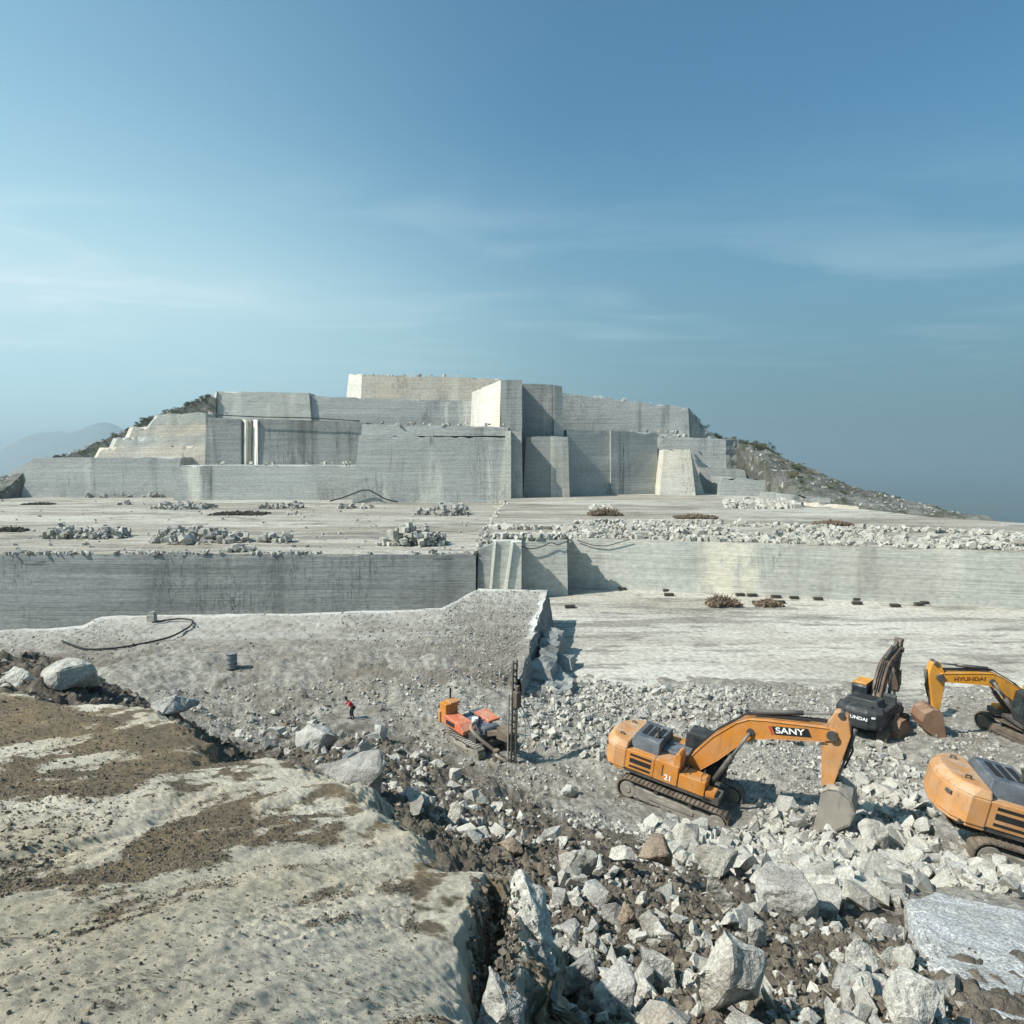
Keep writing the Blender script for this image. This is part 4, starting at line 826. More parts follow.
hose('cable', [A(px, py, 82.5 + slope * (XA(px, 82, -11) - 7.5)) + np.array([0, -.15, 0]) for px, py in [(577, 540), (592, 545), (606, 546), (620, 542), (630, 539)]], .05, 'rubber', 'dark cable sagging down the pale wall near its shadowed corner', 'cable')
hose('cable', wallpts([(216, 415), (260, 417), (310, 418), (360, 421)], 184.5, -.4), .14, 'rubber', 'dark cable strung along the top of the second tier', 'cable')
# ------------------------------------------------------------------ scrub on the two flanks
def shrub_mesh(seed):
    r_ = np.random.default_rng(seed); V = []; Fs = []; n_ = 420
    cl = r_.normal(size=(7, 3)) * np.array([.42, .42, .28]) + np.array([0, 0, .55])
    for i in range(n_):
        c_ = cl[i % 7] + r_.normal(size=3) * np.array([.2, .2, .17]); c_[2] = max(.02, c_[2]); u_ = r_.normal(size=3); u_ /= np.linalg.norm(u_); w_ = np.cross(u_, r_.normal(size=3)); w_ /= np.linalg.norm(w_)
        s_ = r_.uniform(.05, .12); o_ = len(V); V += [c_ - u_ * s_, c_ + w_ * s_ * .6, c_ + u_ * s_, c_ - w_ * s_ * .6]; Fs.append((o_, o_ + 1, o_ + 2, o_ + 3))
    return np.array(V), np.array(Fs)
SHR = [shrub_mesh(s) for s in range(4)]
def put_shrub(x, y, z, s, dry, label, grp, i):
    k = i % 4; o = bpy.data.objects.new('shrub', libmesh('shrub_%d' % k, SHR[k][0], SHR[k][1], M['leaf_dry' if dry else 'leaf'])); link(o)
    o.location = (x, y, z); o.rotation_euler = (0, 0, random.uniform(0, 6)); o.scale = (s * random.uniform(.8, 1.4), s, s * random.uniform(.7, 1.2)); tag(o, label, 'shrub', grp)
i = 0
for _ in range(130):
    px = random.choice((random.uniform(10, 70), random.uniform(60, 215), random.uniform(130, 215))); Y_ = random.uniform(200.5, 205); x = (px - 512) / F * Y_
    put_shrub(x, Y_, float(hillz(np.array([x]), np.array([Y_]))[0]) - .1, random.uniform(.5, 1.15), random.random() < .35, 'low dark scrub bush on the slope at the left end of the quarry', 'scrub on the left slope', i); i += 1
for _ in range(230):
    px = random.choice((random.uniform(690, 760), random.uniform(740, 850), random.uniform(800, 935), random.uniform(860, 935))); x = (px - 512) / F * 203; y = random.uniform(185, 206) if random.random() < .6 else random.uniform(150, 200)
    if x < 66: y = random.uniform(204.5, 207)
    put_shrub(x, y, float(hillz(np.array([x]), np.array([y]))[0]) - .2, random.uniform(.7, 1.7), random.random() < .35, 'low dark scrub bush on the slope at the right end of the quarry', 'scrub on the right slope', i); i += 1
HP = []
for _ in range(700):
    x = rng.uniform(60, 128); y = rng.uniform(125, 205); z_ = float(hillz(np.array([x]), np.array([y]))[0])
    HP.append((x, y, z_))
for _ in range(800):
    px = rng.uniform(5, 210); Y_ = rng.uniform(198, 205); x = (px - 512) / F * Y_; HP.append((x, Y_, float(hillz(np.array([x]), np.array([Y_]))[0])))
HP = np.array(HP); HP = HP[HP[:, 2] > -14]
wq = rng.uniform(size=len(HP)) < .55; merged('pale_slope_rubble', HP[wq], .4 * (1 - rng.uniform(size=int(wq.sum())) * .93) ** -.55, rotm(int(wq.sum())), RV, M['white_rock'], 'pale tumbled rock on the quarry flanks'); HP = HP[~wq]
merged('slope_rubble', HP, .4 * (1 - rng.uniform(size=len(HP)) * .93) ** -.55, rotm(len(HP)), RV, M['grey_rock'], 'tumbled rock on the quarry flanks')
# ================================================================== MACHINES
def prismz(m, poly, z0, z1, top=None):
    n = len(poly); a = sum(poly[i][0] * poly[(i+1) % n][1] - poly[(i+1) % n][0] * poly[i][1] for i in range(n))
    if a < 0: poly = poly[::-1]; top = top[::-1] if top else None
    top = top or poly
    m.add([(x, y, z0) for x, y in poly] + [(x, y, z1) for x, y in top],
          [tuple(range(n - 1, -1, -1)), tuple(range(n, 2 * n))] + [(i, (i + 1) % n, (i + 1) % n + n, i + n) for i in range(n)]); return m
def letters(name, txt, size, mat, parent, loc, rot, sx=1.):
    cu = bpy.data.curves.new(name, 'FONT'); cu.body = txt; cu.size = size; cu.extrude = .004; cu.offset = size * .022; cu.align_x = 'CENTER'; cu.align_y = 'CENTER'
    tmp = bpy.data.objects.new('tmp_text', cu); COL.objects.link(tmp); dg = bpy.context.evaluated_depsgraph_get()
    me = bpy.data.meshes.new_from_object(tmp.evaluated_get(dg)); bpy.data.objects.remove(tmp); bpy.data.curves.remove(cu)
    me.name = name; me.materials.clear(); me.materials.append(mat); o = bpy.data.objects.new(name, me); link(o, parent)
    o.location = loc; o.rotation_euler = rot; o.scale = (sx, 1, 1); return o
def rot2(p, a, o=(0, 0), s=1.):
    x, z = (p[0]) * s, (p[1]) * s; c, q = math.cos(a), math.sin(a); return (o[0] + x * c - z * q, o[1] + x * q + z * c)
def make_track(root, y, L, r, w, ms, mf, ysign, tilt=0.):
    per = 2 * L + 2 * math.pi * r; n = int(per / .19); m = MB(); st = per / n
    for i in range(n):
        s = i * st
        if s < L: x, z, a = -L / 2 + s, 2 * r, 0
        elif s < L + math.pi * r: t_ = (s - L) / r; x, z, a = L / 2 + r * math.sin(t_), r + r * math.cos(t_), -t_
        elif s < 2 * L + math.pi * r: x, z, a = L / 2 - (s - L - math.pi * r), 0, math.pi
        else: t_ = (s - 2 * L - math.pi * r) / r; x, z, a = -L / 2 - r * math.sin(t_), r - r * math.cos(t_), math.pi - t_
        rm = Matrix.Rotation(-a, 3, 'Y'); c0 = Vector((x, y, z + .02)); nn = rm @ Vector((0, 0, 1))
        m.box(c0 - nn * .035, (st * .94, w, .05), rm); m.box(c0 - nn * .0 + rm @ Vector((st * .3, 0, 0)), (.03, w, .045), rm)
        m.box(c0 - nn * .1, (st * .8, w * .35, .08), rm)
    tr = m.build('track', ms, root)
    f = MB(); f.prism([(-L / 2 + r * .55, r * .45), (L / 2 - r * .5, r * .42), (L / 2 - r * .35, r * 1.25), (-L / 2 + r * .6, r * 1.5)], y - w * .42, y + w * .42)
    f.box((0, y + ysign * w * .46, r * 1.02), (L * .5, .05, r * .35)); f.build('track_frame', mf, tr, .03)
    for nm, x in (('sprocket', -L / 2), ('idler', L / 2)):
        k = MB(); k.tube([(x, y - w * .44, r), (x, y - w * .3, r), (x, y + w * .3, r), (x, y + w * .44, r)], r * .72, 20); k.tube([(x, y - w * .5, r), (x, y + w * .5, r)], r * .3, 12); k.build(nm, mf, tr, .02)
    for i in range(7):
        x = -L / 2 + r + (L - 2 * r) * i / 6; MB().tube([(x, y - w * .44, r * .32), (x, y + w * .44, r * .32)], r * .27, 12).build('roller', M['steel'], tr)
    for x in (-L * .18, L * .2): MB().tube([(x, y - w * .4, 2 * r - .16), (x, y + w * .4, 2 * r - .16)], .09, 10).build('roller', M['steel'], tr)
    return tr
def cyl(root, a, b, y, r, f=.58, mat='steel'):
    a = Vector((a[0], y, a[1])); b = Vector((b[0], y, b[1])); mid = a.lerp(b, f)
    c = MB().tube([a, a.lerp(mid, .5), mid], r, 12).build('hydraulic_cylinder', M[mat], root, 0, True)
    e = MB(); e.tube([mid, b], r * .55, 10); e.build('piston_rod', M['chrome'], c, 0, True); return c
def excavator(P, yaw, pitch, roll, label, body, weight, hood, arm, stickm, shoe, frame, boom_a=0., boom_s=1., stick_a=0., stick_s=1., bucket_a=0., slew=0., tool='bucket', roof=None, bucketm='bucket', armtxt=None, side='R', num=None, rear=None, grp='tracked excavators in the quarry', scale=1.):
    base = empty('excavator', P, (0, 0, 0)); base.rotation_euler = (Matrix.Rotation(R(yaw), 3, 'Z') @ Matrix.Rotation(R(pitch), 3, 'Y') @ Matrix.Rotation(R(roll), 3, 'X')).to_euler(); base.scale = (scale,) * 3
    tag(base, label, 'excavator', grp)
    for s in (-1, 1): make_track(base, s * 1.32, 3.95, .5, .62, M[shoe], M[frame], s)
    m = MB(); m.box((0, 0, .62), (2.2, 2.1, .5)); m.tube([(0, 0, .8), (0, 0, 1.22)], .75, 24); m.build('undercarriage', M['steel'], base, .03)
    SL = Matrix.Rotation(R(slew), 4, 'Z'); up = []
    def reg(o): up.append(o); return o
    m = MB(); m.box((-.7, 0, 1.3), (4.6, 2.8, .18)); m.box((1.55, -.95, 1.33), (.7, .9, .3)); deck = reg(m.build('deck', M['steel'], base, .02))
    # counterweight : rounded in plan, chamfered on top
    arc = [(-2.3, -1.48), (-2.85, -1.48), (-3.25, -1.2), (-3.5, -.7), (-3.58, 0), (-3.5, .7), (-3.25, 1.2), (-2.85, 1.48), (-2.3, 1.48)]
    m = MB(); prismz(m, arc, 1.32, 2.25); prismz(m, [(x * .998, y * .998) for x, y in arc], 2.25, 2.52, [(min(-2.3, x + .22 * (x < -2.4)), y * .9) for x, y in arc]); prismz(m, [(x * .985, y * .97) for x, y in arc], 1.2, 1.32)
    cw = reg(m.build('counterweight', M[weight], base, .05))
    for y in (-.75, .75): MB().tube([(-2.9, y, 2.5), (-2.9, y, 2.62), (-2.75, y, 2.62), (-2.75, y, 2.5)], .035, 6).build('lifting_eye', M['steel'], cw)
    if rear: letters('lettering', rear, .30, M['white_letter'], cw, (-3.595, 0, 1.9), (R(90), 0, R(-90)), 1.15)
    for y in (-1.05, 1.05): MB().box((-3.36, y, 2.05), (.1, .22, .1), Euler((0, 0, R(-32 if y < 0 else 32) * -1)).to_matrix()).build('reflector', M['white_letter'] if rear else M['steel'], cw)
    m = MB(); m.box((-1.65, -.98, 1.82), (1.34, .94, .88)); sp_ = reg(m.build('side_panel', M[body], base, .03))
    g = MB()
    for k, (z, h) in enumerate(((2.08, .1), (1.82, .2), (1.55, .09))): g.box((-1.62, -1.452, z), (.98, .02, h))
    g.build('grille', M['rubber'], sp_)
    m = MB(); m.box((-.44, -.98, 1.82), (1.06, .95, .9)); m.prism([(-.2, 2.2), (.12, 2.2), (.1, 2.75), (-.02, 2.85), (-.16, 2.72)], -1.42, -.62); dp = reg(m.build('side_door', M[body], base, .03))
    MB().box((-.6, -1.462, 1.9), (.04, .02, .5)).build('handle', M['steel'], dp)
    if num: letters('number', num, .34, M['white_letter'], dp, (-.32, -1.462, 1.62), (R(90), 0, 0))
    m = MB(); m.box((.7, -1.0, 1.68), (1.14, .88, .62)); m.box((1.5, -1.1, 1.5), (.4, .6, .3)); tk = reg(m.build('fuel_tank', M[body], base, .03))
    for x in (.35, 1.05): MB().tube([(x, -1.3, 1.98), (x, -1.3, 2.2), (x, -.75, 2.2), (x, -.75, 1.98)], .025, 6).build('handrail', M['steel'], tk)
    m = MB(); m.box((-1.2, .97, 1.82), (2.2, .96, .88)); lp = reg(m.build('side_panel', M[body], base, .03))
    m = MB(); prismz(m, [(-2.32, -1.1), (-.95, -1.1), (-.95, 1.1), (-2.32, 1.1)], 2.2, 2.78, [(-2.22, -.88), (-1.0, -.95), (-1.0, .95), (-2.22, .88)]); m.box((-.4, 0, 2.15), (1.1, 1.1, .5)); hd = reg(m.build('engine_hood', M[hood], base, .04))
    q = MB(); [q.box((-1.9 + .32 * i, .0, 2.79), (.2, 1.1, .03)) for i in range(3)]; q.build('vent', M['rubber'], hd)
    MB().tube([(-1.25, -.45, 2.7), (-1.25, -.45, 3.1), (-1.33, -.45, 3.22)], .07, 10).build('exhaust_pipe', M['steel'], hd)
    # cab
    y0_, y1_ = .42, 1.42; prof = [(-.25, 1.38), (1.55, 1.38), (1.72, 1.95), (1.5, 3.02), (1.2, 3.12), (-.15, 3.12), (-.25, 2.95)]
    cab = reg(MB().prism(prof, y0_, y1_).build('cab', M['black_paint'], base, .05))
    MB().prism([(.1, 2.05), (.95, 1.95), (1.55, 2.0), (1.4, 2.92), (.1, 2.95)], y0_ - .012, y0_ + .01).build('window', M['glass'], cab)
    MB().prism([(-.05, 2.05), (.75, 1.95), (1.55, 2.0), (1.4, 2.92), (-.05, 2.95)], y1_ - .01, y1_ + .012).build('window', M['glass'], cab)
    MB().box((-.255, .92, 2.6), (.02, .8, .6)).build('window', M['glass'], cab)
    MB().box((1.635, .92, 2.45), (.02, .8, .95), Matrix.Rotation(R(-11.6), 3, 'Y')).build('windscreen', M['glass'], cab)
    if roof: MB().box((.55, .92, 3.17), (1.5, .95, .09)).build('cab_roof', M[roof], cab, .03)
    MB().tube([(1.7, .35, 2.2), (1.95, .25, 2.5)], .02).build('mirror_arm', M['steel'], cab)
    # boom
    foot = (.28, 1.86)
    B = lambda p: rot2((p[0] - .28, p[1] - 1.86), boom_a, foot, boom_s)
    bp = [(.02, 2.02), (1.2, 3.5), (2.15, 4.35), (2.65, 4.62), (3.4, 4.74), (5.7, 4.98), (5.98, 4.9), (6.05, 4.68), (5.95, 4.5), (5.6, 4.42), (3.6, 4.03), (2.95, 3.86), (2.4, 3.52), (1.5, 2.55), (.52, 1.68), (.2, 1.6)]
    bm_ = reg(MB().prism([B(p) for p in bp], -.32, .32).build('boom', M[arm], base, .035))
    fl_ = MB()
    for y in (-.335, .335):
        for ring in (bp[0:6], bp[9:15]):
            for p, q2 in zip(ring[:-1], ring[1:]):
                a_, b_ = Vector((*B(p),)), Vector((*B(q2),)); fl_.tube([(a_.x, y, a_.y), (b_.x, y, b_.y)], .022, 5)
    fl_.build('weld_edge', M[arm], bm_)
    for p in ((.28, 1.86), (2.75, 4.12), (5.82, 4.72)): x, z = B(p); MB().tube([(x, -.4, z), (x, .4, z)], .15, 14).build('pivot_pin', M['steel'], bm_)
    tip = B((5.82, 4.72)); ba = boom_a + R(3.5)
    if armtxt:
        cx, cz = B((4.3, 4.5)); ys = -1 if side == 'R' else 1
        if arm == 'orange':
            d_ = [(-.62, -.17), (.78, -.17), (.68, .17), (-.74, .17)]; dc = MB().prism([rot2(p, ba + R(5.5), (cx, cz)) for p in d_], ys * .326, ys * .331).build('decal', M['black_decal'], bm_)
            MB().prism([rot2(p, ba + R(5.5), (cx, cz)) for p in [(-.74, -.17), (-.66, -.17), (-.78, .17), (-.86, .17)]], ys * .326, ys * .332).build('stripe', M['red_decal'], dc)
            letters('lettering', armtxt, .34, M['white_letter'], bm_, (cx - .03, ys * .336, cz), (R(90), -(ba + R(5.5)), 0), 1.3)
        else:
            letters('lettering', armtxt, .29, M['dark_red_letter'], bm_, (cx - .2, ys * .332, cz - .03), (R(90), (ba + R(2)), R(180)), 1.25)
    # stick
    S = lambda p: rot2(p, stick_a, tip, stick_s)
    spf = [(.30, .98), (.52, .85), (.66, .1), (.42, -1.0), (.16, -2.28), (-.06, -2.36), (-.24, -2.25), (-.32, -1.2), (-.38, -.15), (-.3, .25), (.05, .95)]
    st_ = reg(MB().prism([S(p) for p in spf], -.24, .24).build('stick', M[stickm], base, .03))
    for p, hw_, rr_ in (((.28, .86), .3, .13), ((0, 0), .42, .2), ((-.06, -2.22), .4, .12)): x, z = S(p); MB().tube([(x, -hw_, z), (x, hw_, z)], rr_, 12).build('pivot_pin', M['steel'], st_)
    # cylinders
    for y in (-.5, .5): reg(cyl(base, (1.25, 1.42), B((2.75, 4.12)), y, .12))
    reg(cyl(base, B((2.75, 4.86)), S((.28, .86)), 0, .10))
    lk = S((.3, -1.95)); reg(cyl(base, S((.78, .35)), lk, 0, .09))
    h = MB()
    for y in (-.14, .0, .14):
        h.tube([(*B((.5, 2.9))[:1], y, B((.5, 2.9))[1] - .12), (B((1.3, 3.75))[0], y, B((1.3, 3.75))[1]), (B((2.5, 4.75))[0], y, B((2.5, 4.75))[1]), (B((4.4, 5.02))[0], y, B((4.4, 5.02))[1]), (B((5.5, 5.15))[0], y, B((5.5, 5.15))[1]), (S((.5, .2))[0], y, S((.5, .2))[1])], .028, 6)
    h.tube([(S((.62, .2))[0], .1, S((.62, .2))[1]), (S((.75, -.6))[0], .1, S((.75, -.6))[1]), (S((.5, -1.4))[0], .1, S((.5, -1.4))[1])], .04, 6)
    reg(h.build('hydraulic_hose', M['rubber'], base, 0, True))
    end = S((-.06, -2.22)); K = lambda p: rot2(p, bucket_a, end, stick_s)
    if tool == 'bucket':
        lm = MB(); 
        for y in (-.3, .3): lm.tube([(lk[0], y, lk[1]), (K((.42, .22))[0], y, K((.42, .22))[1])], .07, 8)
        reg(lm.build('bucket_link', M['steel'], base))
        out = [(-.12, -.02), (.05, .2), (.42, .32), (.95, .12), (1.2, -.35), (1.12, -.9), (.72, -1.38), (.12, -1.72), (-.05, -1.8)]
        inn = [(x - .07 * (0.9), z - .02) if i not in (0, 8) else (x, z) for i, (x, z) in enumerate(out)]
        inn = [(-.06, -.08), (.08, .1), (.40, .22), (.86, .06), (1.1, -.37), (1.02, -.86), (.66, -1.3), (.08, -1.63), (-.05, -1.74)]
        m = MB()
        for i in range(8): m.prism([K(out[i]), K(out[i + 1]), K(inn[i + 1]), K(inn[i])], -.72, .72)
        for y in (-.72, .70): m.prism([K(p) for p in out], y, y + .03)
        for y in (-.2, .16): m.prism([K(p) for p in [(-.14, -.1), (-.1, .14), (.05, .26), (.46, .42), (.6, .2), (.1, .02)]], y, y + .05)
        bk = reg(m.build('bucket', M[bucketm], base, .015))
        for y in np.linspace(-.62, .62, 5):
            MB().prism([K(p) for p in [(.14, -1.68), (-.04, -1.84), (-.28, -1.98), (-.08, -1.72)]], y - .07, y + .07).build('tooth', M['steel'], bk)
        MB().prism([K(p) for p in [(.3, -1.62), (.6, -1.44), (.5, -1.32), (.25, -1.5)]], -.74, -.70).build('side_cutter', M[bucketm], bk)
    else:
        m = MB(); m.prism([K(p) for p in [(-.34, .18), (.34, .24), (.4, -1.5), (.22, -1.72), (-.2, -1.72), (-.36, -1.5)]], -.3, .3)
        for y in (-.36, .31): m.prism([K(p) for p in [(-.42, .3), (.42, .34), (.44, -1.2), (-.42, -1.2)]], y, y + .05)
        bk = reg(m.build('breaker', M['rust_arm'], base, .03)); a_, b_ = K((0, -1.7)), K((0, -2.75)); c_ = K((0, -3.0))
        MB().tube([(a_[0], 0, a_[1]), (b_[0], 0, b_[1])], .1, 12).build('chisel', M['steel'], bk); 
    if slew:
        for o in up: o.rotation_euler = (0, 0, R(slew))
    return base
def on(x, y, dz=0): return (x, y, float(ground(np.array([x]), np.array([y]), False)[0]) + dz)
excavator((7.6, 29.0, -15.6), -31, 7, 0, 'orange excavator with black lettered boom digging in the white rubble in the middle', 'orange', 'orange_dusty', 'hood_grey', 'orange', 'orange_dusty', 'track_brown', 'dusty_steel', boom_a=R(5.5), stick_a=R(5), bucket_a=R(-4), armtxt='SANY', num='21')
excavator((20.75, 37.2, -15.75), 44, 0, 0, 'black excavator with rusty arm and rock breaker, seen from behind on the far gravel', 'black_paint', 'black_paint', 'black_paint', 'rust_arm', 'rust_arm', 'track_brown', 'track_brown', boom_a=R(6), boom_s=.86, stick_a=R(-8), stick_s=.80, bucket_a=R(2), tool='breaker', roof='yellow', rear='HYUNDAI', scale=.82)
excavator((28.9, 35.5, -15.75), 98, 0, 0, 'yellow excavator at the right edge, boom reaching left with its bucket on the gravel', 'yellow', 'yellow', 'hood_grey', 'yellow', 'yellow', 'track_brown', 'track_brown', boom_a=R(-9), boom_s=.84, stick_a=R(3), stick_s=.86, bucket_a=R(-12), slew=74, armtxt='HYUNDAI', side='L', bucketm='bucket_rust')
excavator((18.7, 22.7, -14.62), -17, 11, 0, 'peach orange excavator cut by the right edge, nearest machine, counterweight to the left', 'orange_dusty', 'orange_dusty', 'hood_grey', 'orange', 'orange_dusty', 'track_brown', 'dusty_steel', stick_a=R(2), bucket_a=R(-6), scale=1.08)
# spare bucket lying behind the black excavator
pb = hit(893, 736); m = MB(); out = [(-.6, 0), (-.65, .55), (-.35, 1.05), (.2, 1.1), (.62, .8), (.7, .3), (.62, 0)]
inn = [(x * .88, z * .9) for x, z in out]
for i in range(6): m.prism([out[i], out[i + 1], inn[i + 1], inn[i]], -.55, .55)
for y in (-.55, .52): m.prism(out, y, y + .03)
for y in (-.2, .15): m.prism([(-.4, 1.0), (-.2, 1.3), (.15, 1.32), (.3, 1.02)], y, y + .05)
o = m.build('spare_bucket', M['bucket_rust'], None, .02); o.location = pb; o.rotation_euler = (0, 0, R(35)); tag(o, 'rusty spare bucket set down on the gravel behind the black excavator', 'bucket')
[MB().box((-.68, y, .05), (.2, .1, .1)).build('tooth', M['steel'], o) for y in (-.4, -.13, .13, .4)]
# drill rig
dp_ = (-1.75, 34.1); dz_ = -15.35
D = empty('drill_rig', (dp_[0], dp_[1], dz_)); D.rotation_euler = (0, R(2), R(-50)); D.scale = (1.06,) * 3; tag(D, 'orange crawler drill rig with upright dark mast in the middle of the gravel', 'drill rig')
for s in (-1, 1): make_track(D, s * .95, 2.3, .34, .42, M['dusty_steel'], M['dusty_steel'], s)
m = MB(); m.box((0, 0, .55), (2.2, 1.5, .3)); m.box((-.3, 0, .85), (2.3, 1.7, .35)); m.build('chassis', M['steel'], D, .03)
m = MB(); m.prism([(-1.5, .95), (.15, .9), (.2, 1.1), (-.2, 1.35), (-1.5, 1.45)], -1.12, -.35); cv = m.build('engine_cover', M['red_paint'], D, .04)
MB().box((-.9, -1.13, 1.15), (.7, .02, .2)).build('grille', M['rubber'], cv)
m = MB(); m.box((-1.62, -.72, 1.45), (.55, .75, 1.0)); m.box((-1.5, -.6, 2.0), (.6, .6, .12)); m.box((-1.85, -.72, 1.2), (.2, .9, .6)); m.build('control_cabinet', M['orange'], D, .04)
m = MB(); m.prism([(-.9, 1.28), (.3, 1.2), (.3, 1.32), (-.9, 1.42)], .35, 1.1); m.build('engine_cover', M['red_paint'], D, .03)['label'] = 'faded red cover on the far side'
m = MB(); m.box((-.35, .05, 1.12), (2.0, .78, .2)); m.tube([(.62, -.3, 1.1), (.62, .6, 1.1)], .2, 14); m.tube([(-.5, .0, 1.2), (-.1, .1, 1.36)], .15, 12); m.box((-1.0, .7, 1.1), (.7, .7, .4)); m.build('compressor', M['hood_grey'], D, .03)
MB().tube([(-.1, -.2, 1.2), (-.1, -.2, 1.5)], .16, 14).build('air_filter', M['white_letter'], D)
MB().tube([(-1.75, -.55, 1.9), (-1.75, -.55, 2.6)], .05, 8).build('exhaust_pipe', M['rubber'], D)
m = MB(); m.prism([(.5, .7), (2.0, 1.35), (2.1, 1.6), (.5, 1.0)], -.16, .16); m.prism([(1.7, 1.1), (2.5, 1.2), (2.5, 1.6), (1.7, 1.7)], -.28, .28); bo = m.build('drill_boom', M['track_brown'], D, .03)
cyl(D, (.6, .6), (1.9, 1.2), .3, .08, mat='track_brown')
m = MB(); mx = 2.62
for y in (-.11, .11): m.box((mx, y, 2.6), (.09, .06, 5.1))
for z in np.linspace(.3, 5.0, 16): m.box((mx, 0, z), (.08, .22, .05))
for z in np.linspace(.45, 4.7, 15): m.box((mx - .03, 0, z), (.03, .03, .36), Matrix.Rotation(R(35), 3, 'X'))
m.box((mx + .05, 0, .12), (.35, .5, .2)); ma = m.build('mast', M['steel'], D, .01)
MB().tube([(mx + .2, 0, .0), (mx + .2, 0, 3.2)], .05, 8).build('drill_rod', M['steel'], ma)
m = MB(); m.box((mx + .2, 0, 3.35), (.28, .3, .75)); m.tube([(mx + .2, 0, 3.7), (mx + .2, 0, 4.0)], .1, 10); m.build('drifter', M['track_brown'], ma, .02)
MB().tube([(mx, -.32, .2), (mx, -.32, 3.6)], .04, 8).build('feed_tube', M['hose'], ma)
m = MB(); m.tube([(.1 + 1.75 * t_, -.25 - .9 * math.sin(math.pi * t_), 1.35 + .35 * math.sin(math.pi * t_) - .95 * t_ * t_) for t_ in np.linspace(0, 1, 16)], .085, 8)
m.tube([(1.85 + .8 * t_, -.3 - .35 * math.sin(math.pi * t_), .4 + .35 * math.sin(2.6 * t_) - .3 * t_) for t_ in np.linspace(0, 1, 10)], .085, 8); m.build('dust_hose', M['hose'], D, 0, True)
m = MB(); m.tube([(mx + .1, .2 + .75 * math.sin(math.pi * t_), 3.2 - 1.6 * t_ - .9 * math.sin(math.pi * t_)) for t_ in np.linspace(0, 1, 16)], .035, 6); m.tube([(mx + .1, -.1, 3.4), (mx + .5, .3, 2.2), (mx + .45, .3, 1.2), (mx + .2, .1, .9)], .03, 6); m.build('air_hose', M['cyan_hose'], D, 0, True)
m = MB(); m.tube([(2.0, -.5, .05), (2.0, -.5, .75)], .16, 12); m.tube([(2.35, -.55, .0), (2.35, -.55, .5)], .22, 12, .12); m.build('dust_collector', M['track_brown'], D, .02)
# person : stooping worker
def person(loc, yaw, sc, label):
    J = {'pel': (0, 0, .88, .12), 'sp': (.10, 0, 1.06, .125), 'ch': (.25, 0, 1.24, .14), 'nk': (.38, 0, 1.40, .055), 'hd0': (.43, 0, 1.47, .075), 'hd1': (.50, 0, 1.60, .085),
         'ls': (.27, .17, 1.30, .065), 'le': (.40, .24, 1.05, .045), 'lw': (.58, .16, .92, .033), 'lh': (.66, .14, .88, .036), 'rs': (.27, -.17, 1.30, .065), 're': (.40, -.26, 1.04, .045), 'rw': (.60, -.18, .95, .033), 'rh': (.68, -.16, .92, .036),
         'lt': (.0, .09, .84, .09), 'lk': (.10, .12, .48, .062), 'la': (-.02, .13, .08, .045), 'lf': (.17, .14, .04, .035), 'rt': (.0, -.09, .84, .09), 'rk': (.14, -.11, .48, .062), 'ra': (.08, -.13, .08, .045), 'rf': (.27, -.14, .04, .035)}
    E_ = [('pel','sp'),('sp','ch'),('ch','nk'),('nk','hd0'),('hd0','hd1'),('ch','ls'),('ls','le'),('le','lw'),('lw','lh'),('ch','rs'),('rs','re'),('re','rw'),('rw','rh'),('pel','lt'),('lt','lk'),('lk','la'),('la','lf'),('pel','rt'),('rt','rk'),('rk','ra'),('ra','rf')]
    def skin(name, keys, edges, grow, mat, parent=None, root='pel'):
        idx = {k: i for i, k in enumerate(keys)}; me = bpy.data.meshes.new(name); me.from_pydata([J[k][:3] for k in keys], [(idx[a], idx[b]) for a, b in edges], [])
        o = bpy.data.objects.new(name, me); link(o, parent); sk = o.modifiers.new('skin', 'SKIN')
        for k in keys: me.skin_vertices[0].data[idx[k]].radius = (J[k][3] * grow,) * 2
        if root in idx: me.skin_vertices[0].data[idx[root]].use_root = True
        o.modifiers.new('sub', 'SUBSURF').render_levels = 2; me.materials.append(mat); dg = bpy.context.evaluated_depsgraph_get()
        nm = bpy.data.meshes.new_from_object(o.evaluated_get(dg)); o.modifiers.clear(); o.data = nm; nm.polygons.foreach_set('use_smooth', np.ones(len(nm.polygons), bool)); return o
    b = skin('person', list(J), E_, 1., M['skin']); b.location = loc; b.rotation_euler = (0, 0, yaw); b.scale = (sc,) * 3; tag(b, label, 'person')
    sh = ['pel', 'sp', 'ch', 'ls', 'le', 'rs', 're']; skin('shirt', sh, [e for e in E_ if e[0] in sh and e[1] in sh], 1.18, M['red_shirt'], b)
    tr = ['pel', 'lt', 'lk', 'la', 'rt', 'rk', 'ra']; skin('trousers', tr, [e for e in E_ if e[0] in tr and e[1] in tr], 1.2, M['dark_cloth'], b)
    bt = MB()
    for y, x in ((.14, .07), (-.14, .17)): bt.box((x, y, .05), (.27, .1, .1))
    bt.build('boots', M['rubber'], b, .03)
    hr = MB(); hr.tube([(.46, 0, 1.56), (.485, 0, 1.63), (.50, 0, 1.70), (.505, 0, 1.73)], .105, 12, .05); hr.build('hair', M['rubber'], b, 0, True)
    for y in (-.035, .035): MB().tube([(.575, y, 1.60), (.59, y, 1.60)], .012, 6).build('eye', M['rubber'], b)
    MB().tube([(.58, 0, 1.58), (.605, 0, 1.555)], .014, 6).build('nose', M['skin'], b)
    return b
pp_ = hit(353, 719); person((pp_[0], pp_[1], gz(pp_[0], pp_[1]) - .02), R(215), .8, 'worker in red shirt stooping on the gravel left of the drill rig')
